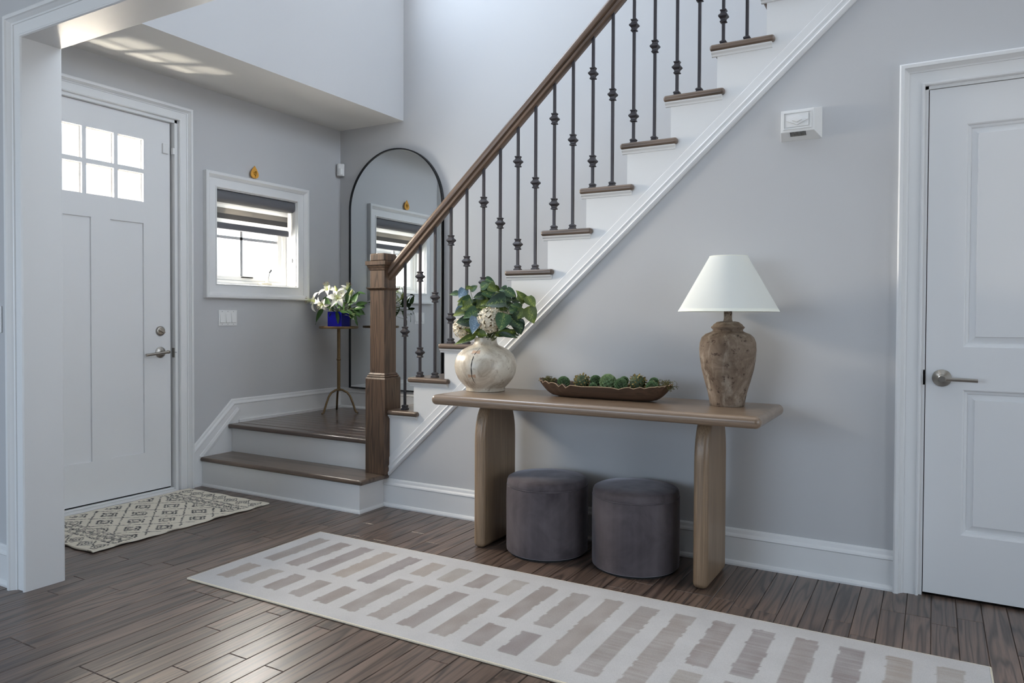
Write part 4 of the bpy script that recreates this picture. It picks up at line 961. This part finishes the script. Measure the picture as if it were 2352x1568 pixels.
def cr6(x, y, yy): return at(1230 + x / 7.127, 830 + y / 7.127, 1, yy)
for x_, y_, r_, kd, yy, lb in [(460, 345, .030, 'g', -.25, 'small green pod second from the left in the long bowl'), (760, 335, .038, 'b', -.25, 'brown scaly pod left of centre in the long bowl'),
        (985, 312, .026, 'g', -.225, 'round dark green pod standing behind at the middle of the bowl'), (945, 415, .020, 'g', -.275, 'smallest green pod at the front notch of the bowl rim'),
        (1190, 345, .039, 'p', -.25, 'largest pale green pod at the centre of the bowl'), (1450, 315, .021, 'g', -.215, 'green pod hidden behind another right of the bowl centre'),
        (1400, 380, .030, 'g', -.27, 'honeycombed green pod right of the bowl centre'), (1670, 350, .040, 'b', -.25, 'big brown scaly pod right of centre in the long bowl'),
        (1940, 340, .022, 'g', -.215, 'dark green pod at the back right of the bowl'), (1910, 420, .028, 'g', -.27, 'honeycombed green pod at the front right of the bowl')]:
    pod(cr6(x_, y_, yy), r_, kd, lb, int(x_))
def clump(c, rx, rz, label, seed):
    g = random.Random(seed); b = thing('twig_clump', tuple(c), label, 'dried moss', 'moss twig clumps in the long bowl')
    mb = MB()
    for j in range(110):
        p = Vector((g.gauss(0, .3) * rx, g.gauss(0, .35) * 0.03, -rz * .9)); d = Vector((g.uniform(-1, 1), g.uniform(-1, 1), g.uniform(.5, 1.6))).normalized(); pts = [p.copy()]
        for q in range(5):
            p = p + d * rz * .42; d = (d + Vector((g.uniform(-.8, .8), g.uniform(-.8, .8), g.uniform(-.7, .5)))).normalized(); pts.append(p.copy())
        mb.tube(pts, [0.0012, .0012, .001, .001, .0009, .0014], 4)
    o = mb.build('twigs', 'twig', b, local=True); o['kind'] = 'stuff'
clump(cr6(215, 300, -.25), .028, .020, 'curly brown twig clump at the left tip of the bowl', 4)
clump(cr6(2130, 375, -.25), .045, .023, 'curly olive twig clump at the right tip of the bowl', 9)

# ------------------------------------------------------------------ plant stand with lilies
pc = Vector((-1.602, 0.814, ZL))
ps = thing('plant_stand', tuple(pc), 'slim bronze pedestal stand with three splayed feet on the landing', 'plant stand')
TT = 1.022 - ZL
MB().lathe([(0.0, TT - 0.004), (0.138, TT - 0.006), (0.145, TT - 0.004), (0.147, TT + 0.004), (0.145, TT + 0.012), (0.141, TT + 0.012), (0.139, TT + 0.003), (0, TT + 0.003)], 48).build('tray', 'bronze', ps, smooth=True, local=True)
MB().tube([(0, 0, 0.165), (0, 0, TT - 0.004)], 0.0125, 14).build('pole', 'bronze', ps, smooth=True, local=True)
MB().lathe([(0.012, 0.395), (0.016, 0.399), (0.017, 0.404), (0.016, 0.409), (0.012, 0.413)], 16).build('collar', 'bronze', ps, smooth=True, local=True)
for fx, fy_ in ((-1.622, 0.656), (-1.727, 0.923), (-1.446, 0.852)):
    d = Vector((fx - pc.x, fy_ - pc.y, 0)); L_ = d.length; d.normalize()
    pr = [(0.0, 0.178), (0.035, 0.172), (0.075, 0.155), (0.10, 0.128), (0.125, 0.075), (0.142, 0.03), (0.152, 0.010), (0.168, 0.005)]
    MB().tube([tuple(d * (a * L_ / 0.168) + Vector((0, 0, b))) for a, b in pr], [.008, .008, .008, .008, .008, .008, .0075, .006], 10).build('leg', 'bronze', ps, smooth=True, local=True)
# blue glass cube
VZ = 1.022 + 0.0035
cz = thing('cube_vase', (pc.x, pc.y, VZ), 'square cobalt blue glass vase of lilies on the plant stand', 'vase', rz=math.radians(12))
h_ = 0.060; th = 0.006; H_ = 0.118
MB().box(-h_, h_, -h_, h_, 0, 0.008).build('glass_base', 'blue_glass', cz, local=True)
for q, (x0_, x1_, y0_, y1_) in enumerate(((-h_, h_, -h_, -h_ + th), (-h_, h_, h_ - th, h_), (-h_, -h_ + th, -h_ + th, h_ - th), (h_ - th, h_, -h_ + th, h_ - th))):
    MB().box(x0_, x1_, y0_, y1_, 0.008, H_).build('glass_side', 'blue_glass', cz, local=True, bevel=0.001, seg=1)
MB().box(-h_ + th + .001, h_ - th - .001, -h_ + th + .001, h_ - th - .001, 0.009, 0.07).build('water', 'blue_glass', cz, local=True)

def petal_mesh(wid, recurve, n=8):
    mb = MB(); vs = []; fs = []
    for i in range(n + 1):
        t = i / n; wv = wid * .5 * math.sin(math.pi * min(.999, t ** .8 + .02)) ** .8
        ang = 0.95 - recurve * t * t
        x_ = t * math.cos(0.35) * (1 - 0.08 * recurve * t); z_ = 0.62 * t - recurve * 0.62 * t ** 2.2
        for s_ in (-1, -.5, 0, .5, 1): vs.append((x_, s_ * wv, z_ + 0.18 * wv * s_ * s_ * 2 + (0.02 * math.sin(9 * t) * abs(s_))))
    for i in range(n):
        for k in range(4): a = i * 5 + k; fs.append((a, a + 5, a + 6, a + 1))
    me = mb.add(vs, fs).mesh('petal'); me.materials.append(MAT['lily_petal']); me.polygons.foreach_set('use_smooth', [True] * len(me.polygons)); return me
PM = [petal_mesh(.50, 1.15), petal_mesh(.36, 1.35)]
vm = Vector((pc.x, pc.y, VZ + 0.10))
def lily(c, face, size, label, seed):
    g = random.Random(seed); b = thing('lily_bloom', tuple(c), label, 'flower', 'white lilies in the blue vase')
    R_ = Vector(face).normalized().to_track_quat('Z', 'Y').to_matrix().to_4x4()
    for k in range(6):
        o = bpy.data.objects.new('petal', PM[k % 2]); COL.objects.link(o); o.parent = b; s_ = size * g.uniform(.92, 1.08)
        o.matrix_basis = R_ @ Matrix.Rotation(k * math.pi / 3 + g.uniform(-.1, .1) + seed, 4, 'Z') @ Matrix.Rotation(g.uniform(-.15, .1), 4, 'Y') @ Matrix.Diagonal((s_, s_, s_, 1))
    mb = MB(); ma = MB()
    for k in range(6):
        a = k * math.pi / 3 + .5; p = [R_ @ Vector((0, 0, .02 * size)), R_ @ Vector((math.cos(a) * .1 * size, math.sin(a) * .1 * size, .4 * size)), R_ @ Vector((math.cos(a) * .26 * size, math.sin(a) * .26 * size, .72 * size))]
        mb.tube(p, .0009, 5); t = (R_.to_3x3() @ Vector((-math.sin(a), math.cos(a), 0))) * .055 * size
        ma.tube([p[2] - t, p[2], p[2] + t], [.001, .0022, .001], 6)
    mb.tube([R_ @ Vector((0, 0, 0)), R_ @ Vector((0, 0, .8 * size))], [.0014, .0014], 5)
    mb.build('stamens', 'stamen', b, local=True); ma.build('anthers', 'anther', b, local=True)
    st = vm - Vector(c); MB().tube([(0, 0, 0), tuple(-Vector(face).normalized() * .03 * 1.0 + st * .25), tuple(st * .7), tuple(st)], .0028, 6).build('stalk', 'stem_green', b, smooth=True, local=True)
def crl(x, y, dep=0.0): return at(690 + x / 4.753, 640 + y / 4.753, 1, pc.y - dep)
toc = (CAM - pc).normalized()
lily(crl(165, 245, .10), toc * .5 - right * 1.0 + upv * .05, .100, 'large white lily drooping at the far left of the blue vase', 1)
lily(crl(300, 135, .03), toc * .5 - right * .25 + upv * 1.0, .092, 'white lily opening upward at the top left of the blue vase', 2)
lily(crl(405, 215, .10), toc * 1.0 + right * .05 + upv * .25, .098, 'white lily facing the room at the middle of the bouquet', 3)
lily(crl(500, 130, .05), toc * .35 + right * .35 + upv * .9, .084, 'white lily at the top right of the bouquet', 4)
lily(crl(245, 275, .12), toc * .6 - right * .5 - upv * .5, .072, 'white lily hanging low at the left of the bouquet', 5)
for (x0_, y0_, x1_, y1_, r_, lb) in ((400, 150, 375, 75, .0135, 'pale green lily bud upright at the top of the bouquet'), (530, 205, 570, 115, .0135, 'yellow green lily bud slanting right beside the mirror'), (330, 330, 325, 355, .009, 'small lily bud low among the leaves')):
    a = crl(x0_, y0_, .06); b = crl(x1_, y1_, .06)
    bd = thing('lily_bud', tuple(a), lb, 'flower', 'lily buds in the blue vase')
    MB().tube([tuple((b - a) * t) for t in (0, .1, .3, .55, .8, .95, 1)], [.003, r_ * .6, r_, r_ * .95, r_ * .6, r_ * .25, .001], 10).build('bud', 'lily_bud', bd, smooth=True, local=True)
    st = vm - a; MB().tube([(0, 0, 0), tuple(st * .5), tuple(st)], .0025, 6).build('stalk', 'stem_green', bd, smooth=True, local=True)
LL = [leaf_mesh('leaf', 'lily_leaf', w_, f_, c_, 0.0) for w_, f_, c_ in ((.36, .3, .25), (.30, .5, .4), (.44, .15, .1))]
LF = {0: [(250, 330, -75, 90, 150), (270, 200, -10, 70, 90), (330, 330, -60, -80, 120), (280, 280, -80, -60, 120), (310, 300, -20, -70, 100)],
      1: [(360, 330, -60, -80, 150), (390, 350, 20, 70, 110), (340, 370, -10, 60, 90), (400, 330, 60, -60, 110), (430, 350, 70, 10, 90), (380, 300, 20, -70, 110)],
      2: [(510, 270, 10, -110, 150), (520, 300, 60, -90, 150), (470, 340, -30, -100, 130), (540, 300, 10, 110, 130), (500, 340, 60, 40, 100)],
      3: [(560, 250, 40, -70, 95), (590, 260, 20, -80, 100), (600, 280, 90, -15, 105), (560, 320, 90, 25, 110), (600, 310, 70, 30, 90), (570, 340, 60, 60, 95), (610, 280, 60, 15, 80), (620, 150, 60, 3, 75), (560, 210, 45, -30, 70), (590, 330, 70, -20, 90), (600, 385, 65, -8, 80), (640, 330, 30, -25, 60)],
      4: [(590, 400, 15, 45, 60), (600, 450, 20, 45, 55), (570, 360, 30, 50, 70), (540, 350, 25, 60, 80), (650, 320, 15, 40, 50)]}
ln_ = ['broad lily leaves at the lower left of the blue vase', 'lily leaves hanging over the front of the blue vase', 'upright lily leaves right of the middle of the bouquet', 'feathery green sprig leaning right toward the mirror', 'thin trailing sprig hanging at the right of the blue vase']
for sid, ls in LF.items():
    sp_ = thing('greenery_spray', tuple(vm), ln_[sid], 'plant', 'green sprigs in the blue vase'); mb = MB()
    for (x_, y_, dx, dy, L_) in ls:
        b = crl(x_, y_, .04 + .05 * rl.random()); tv = right * dx - upv * dy + toc * rl.uniform(-.2, .5) * L_
        sz = L_ / 4.753 / 303 * 1.25
        o = bpy.data.objects.new('leaf', rl.choice(LL)); COL.objects.link(o); o.parent = sp_; o.matrix_parent_inverse = Matrix.Translation(-vm)
        o.matrix_basis = Matrix.Translation(b) @ orient(tv, toc + upv * .5 + right * rl.uniform(-.6, .6)) @ Matrix.Diagonal((sz, sz, sz, 1))
        mid = vm.lerp(b, .5) + Vector((0, 0, .015)); mb.tube([vm, mid, b], .0014, 5)
    mb.build('stem', 'stem_green', sp_, smooth=True)

# ------------------------------------------------------------------ rugs
def woven_grid(name, x0_, x1_, y0_, y1_, step, colfn, zfn, mat, edge=None, thick=0.007):
    nx = int(round((x1_ - x0_) / step)); ny = int(round((y1_ - y0_) / step)); vs = []; cs = []
    for j in range(ny + 1):
        for i in range(nx + 1):
            x_ = x0_ + (x1_ - x0_) * i / nx; y_ = y0_ + (y1_ - y0_) * j / ny
            ex, ey = edge(x_, y_, i in (0, nx), j in (0, ny)) if edge else (0, 0)
            vs.append((x_ + ex, y_ + ey, zfn(x_, y_))); cs.append(colfn(x_, y_))
    fs = [(j * (nx + 1) + i, j * (nx + 1) + i + 1, (j + 1) * (nx + 1) + i + 1, (j + 1) * (nx + 1) + i) for j in range(ny) for i in range(nx)]
    # skirt down to the floor
    border = [i for i in range(nx + 1)] + [j * (nx + 1) + nx for j in range(1, ny + 1)] + [ny * (nx + 1) + i for i in range(nx - 1, -1, -1)] + [j * (nx + 1) for j in range(ny - 1, 0, -1)]
    n0 = len(vs)
    for b in border: p = vs[b]; vs.append((p[0], p[1], max(0.0005, p[2] - thick))); cs.append(cs[b])
    m_ = len(border)
    fs += [(border[k], n0 + k, n0 + (k + 1) % m_, border[(k + 1) % m_]) for k in range(m_)]
    me = bpy.data.meshes.new(name); me.from_pydata(vs, [], fs); me.materials.append(MAT[mat])
    at_ = me.color_attributes.new('dye', 'FLOAT_COLOR', 'POINT')
    at_.data.foreach_set('color', [q for c in cs for q in c])
    me.polygons.foreach_set('use_smooth', [True] * len(me.polygons))
    return me
def hsh(*a):
    v = math.sin(sum(q * k for q, k in zip(a, (12.9898, 78.233, 37.719)))) * 43758.5453; return v - math.floor(v)
def vn(x_, y_):
    xi, yi = math.floor(x_), math.floor(y_); fx, fy_ = x_ - xi, y_ - yi; fx = fx * fx * (3 - 2 * fx); fy_ = fy_ * fy_ * (3 - 2 * fy_)
    a, b, c, d = hsh(xi, yi), hsh(xi + 1, yi), hsh(xi, yi + 1), hsh(xi + 1, yi + 1)
    return (a + (b - a) * fx) * (1 - fy_) + (c + (d - c) * fx) * fy_
BARS = []
for k in range(20):
    xk = -0.281 + 0.1396 * k
    if k <= 4: seg = [(-1.05, -0.695), (-1.297, -1.122)]
    elif k <= 8: seg = [(-0.872, -0.705), (-1.305, -0.940)]
    elif k <= 10: seg = [(-1.062, -0.708), (-1.308, -1.128)]
    elif k <= 13: seg = [(-1.308, -0.703)]
    elif k <= 15: seg = [(-1.080, -0.698), (-1.306, -1.125)]
    elif k <= 17: seg = [(-1.306, -0.694)]
    else: seg = [(-1.12, -0.690), (-1.306, -1.19)]
    BARS.append((xk, seg))
tones = [(0.66, 0.57, 0.52), (0.60, 0.51, 0.47), (0.74, 0.63, 0.55), (0.58, 0.49, 0.46), (0.64, 0.56, 0.52), (0.74, 0.66, 0.59), (0.55, 0.47, 0.46)]
def rugcol(x_, y_):
    base = (0.47, 0.46, 0.458)
    base = tuple(c * (0.97 + 0.06 * vn(x_ * 9, y_ * 9)) for c in base)
    jx = (vn(x_ * 40, y_ * 45) - .5) * 0.006; jy = (vn(x_ * 60 + 9, y_ * 40) - .5) * 0.008
    k = int(round((x_ - BARS[0][0]) / 0.1396))
    for kk in (k,):
        if 0 <= kk < 20:
            xk, seg = BARS[kk]
            for q, (a, b) in enumerate(seg):
                if abs(x_ - xk + jx) < 0.0375 and a < y_ + jy < b:
                    t = tones[(kk * 3 + q * 2 + kk // 4) % 7]; fade = 0.75 + 0.25 * vn(x_ * 25 + kk * 7, y_ * 12 + q)
                    if kk >= 12: fade *= 0.72 + 0.4 * vn(x_ * 10 + kk, y_ * 150)
                    c = tuple(bb + (tt * 0.43 - bb) * min(1, fade) for bb, tt in zip(base, t))
                    return (*c, 1)
    return (*base, 1)
me = woven_grid('runner_rug', -0.392, 2.482, -1.382, -0.612, 0.006, rugcol, lambda x_, y_: 0.0085 + 0.0006 * vn(x_ * 120, y_ * 120), 'rug_weave', None, 0.0085)
rug = link('runner_rug', me, None); tag(rug, 'long cream runner rug with taupe brick stripes on the oak floor', 'rug')
ring = [(-0.392, -1.382), (2.482, -1.382), (2.482, -0.612), (-0.392, -0.612)]
mb = MB()
for a, b in zip(ring, ring[1:] + ring[:1]): mb.tube([(a[0], a[1], 0.0048), (b[0], b[1], 0.0048)], 0.0045, 8)
mb.build('binding', 'jute_edge', rug)

MX0, MX1, MY0, MY1 = -1.785, -1.064, -1.392, -0.342
BLK = (0.022, 0.022, 0.024); CRM = (0.80, 0.745, 0.63)
def matcol(x_, y_):
    u = (x_ - MX0) / (MX1 - MX0); v_ = (y_ - MY0); Lm = MY1 - MY0
    e = min(v_, Lm - v_)                                   # distance from the short ends
    w1 = (vn(x_ * 90, y_ * 90) - .5) * 0.010; w2 = (vn(x_ * 70 + 5, y_ * 110) - .5) * 0.010
    dash = vn(x_ * 110 + 3, y_ * 110) > 0.20
    xx = x_ - MX0 + w1; ee = e + w2; on = False
    if u < 0.035 or u > 0.965: return (*CRM, 1)
    def diamonds(px, py, cx, cy, rings, th):
        fx = abs(((px / cx) % 1) - .5) * cx; fy_ = abs(((py / cy) % 1) - .5) * cy
        d = fx / (cx / 2) + fy_ / (cy / 2)
        return any(abs(d - r_) < th for r_ in rings)
    if 0.012 < ee < 0.115:
        on = diamonds(xx, ee - 0.015, 0.103, 0.10, (0.92, 0.55, 0.22), 0.085)
    elif 0.122 < ee < 0.128 or 0.134 < ee < 0.140 or 0.205 < ee < 0.211 or 0.217 < ee < 0.223: on = True
    elif 0.146 < ee < 0.200:
        on = diamonds(xx, ee - 0.146, 0.060, 0.054, (1.0, 0.5), 0.16)
    elif ee > 0.228:
        vv = v_ + w2 - 0.228; Lc = Lm - 0.456
        on = diamonds(xx + 0.08, vv, 0.24, Lc / 3, (1.0,), 0.045) or diamonds(xx + 0.08 + 0.12, vv + Lc / 6, 0.24, Lc / 3, (0.45, 0.24), 0.06) or diamonds(xx + 0.08, vv, 0.24, Lc / 3, (0.45, 0.24), 0.06)
    return (*(BLK if (on and dash) else CRM), 1)
def matz(x_, y_):
    e = min((x_ - MX0), (MX1 - x_), (y_ - MY0), (MY1 - y_)); return 0.007 + 0.006 * vn(x_ * 6 + 2, y_ * 7) * math.exp(-max(0, e) * 9)
def matedge(x_, y_, ex, ey):
    return ((0.006 * math.sin(y_ * 21) + 0.004 * math.sin(y_ * 47)) if ex else 0, (0.005 * math.sin(x_ * 33)) if ey else 0)
me = woven_grid('door_mat', MX0, MX1, MY0, MY1, 0.0042, matcol, matz, 'mat_weave', matedge, 0.006)
dm = link('door_mat', me, None); tag(dm, 'cream woven door mat with black diamond pattern by the front door', 'door mat')
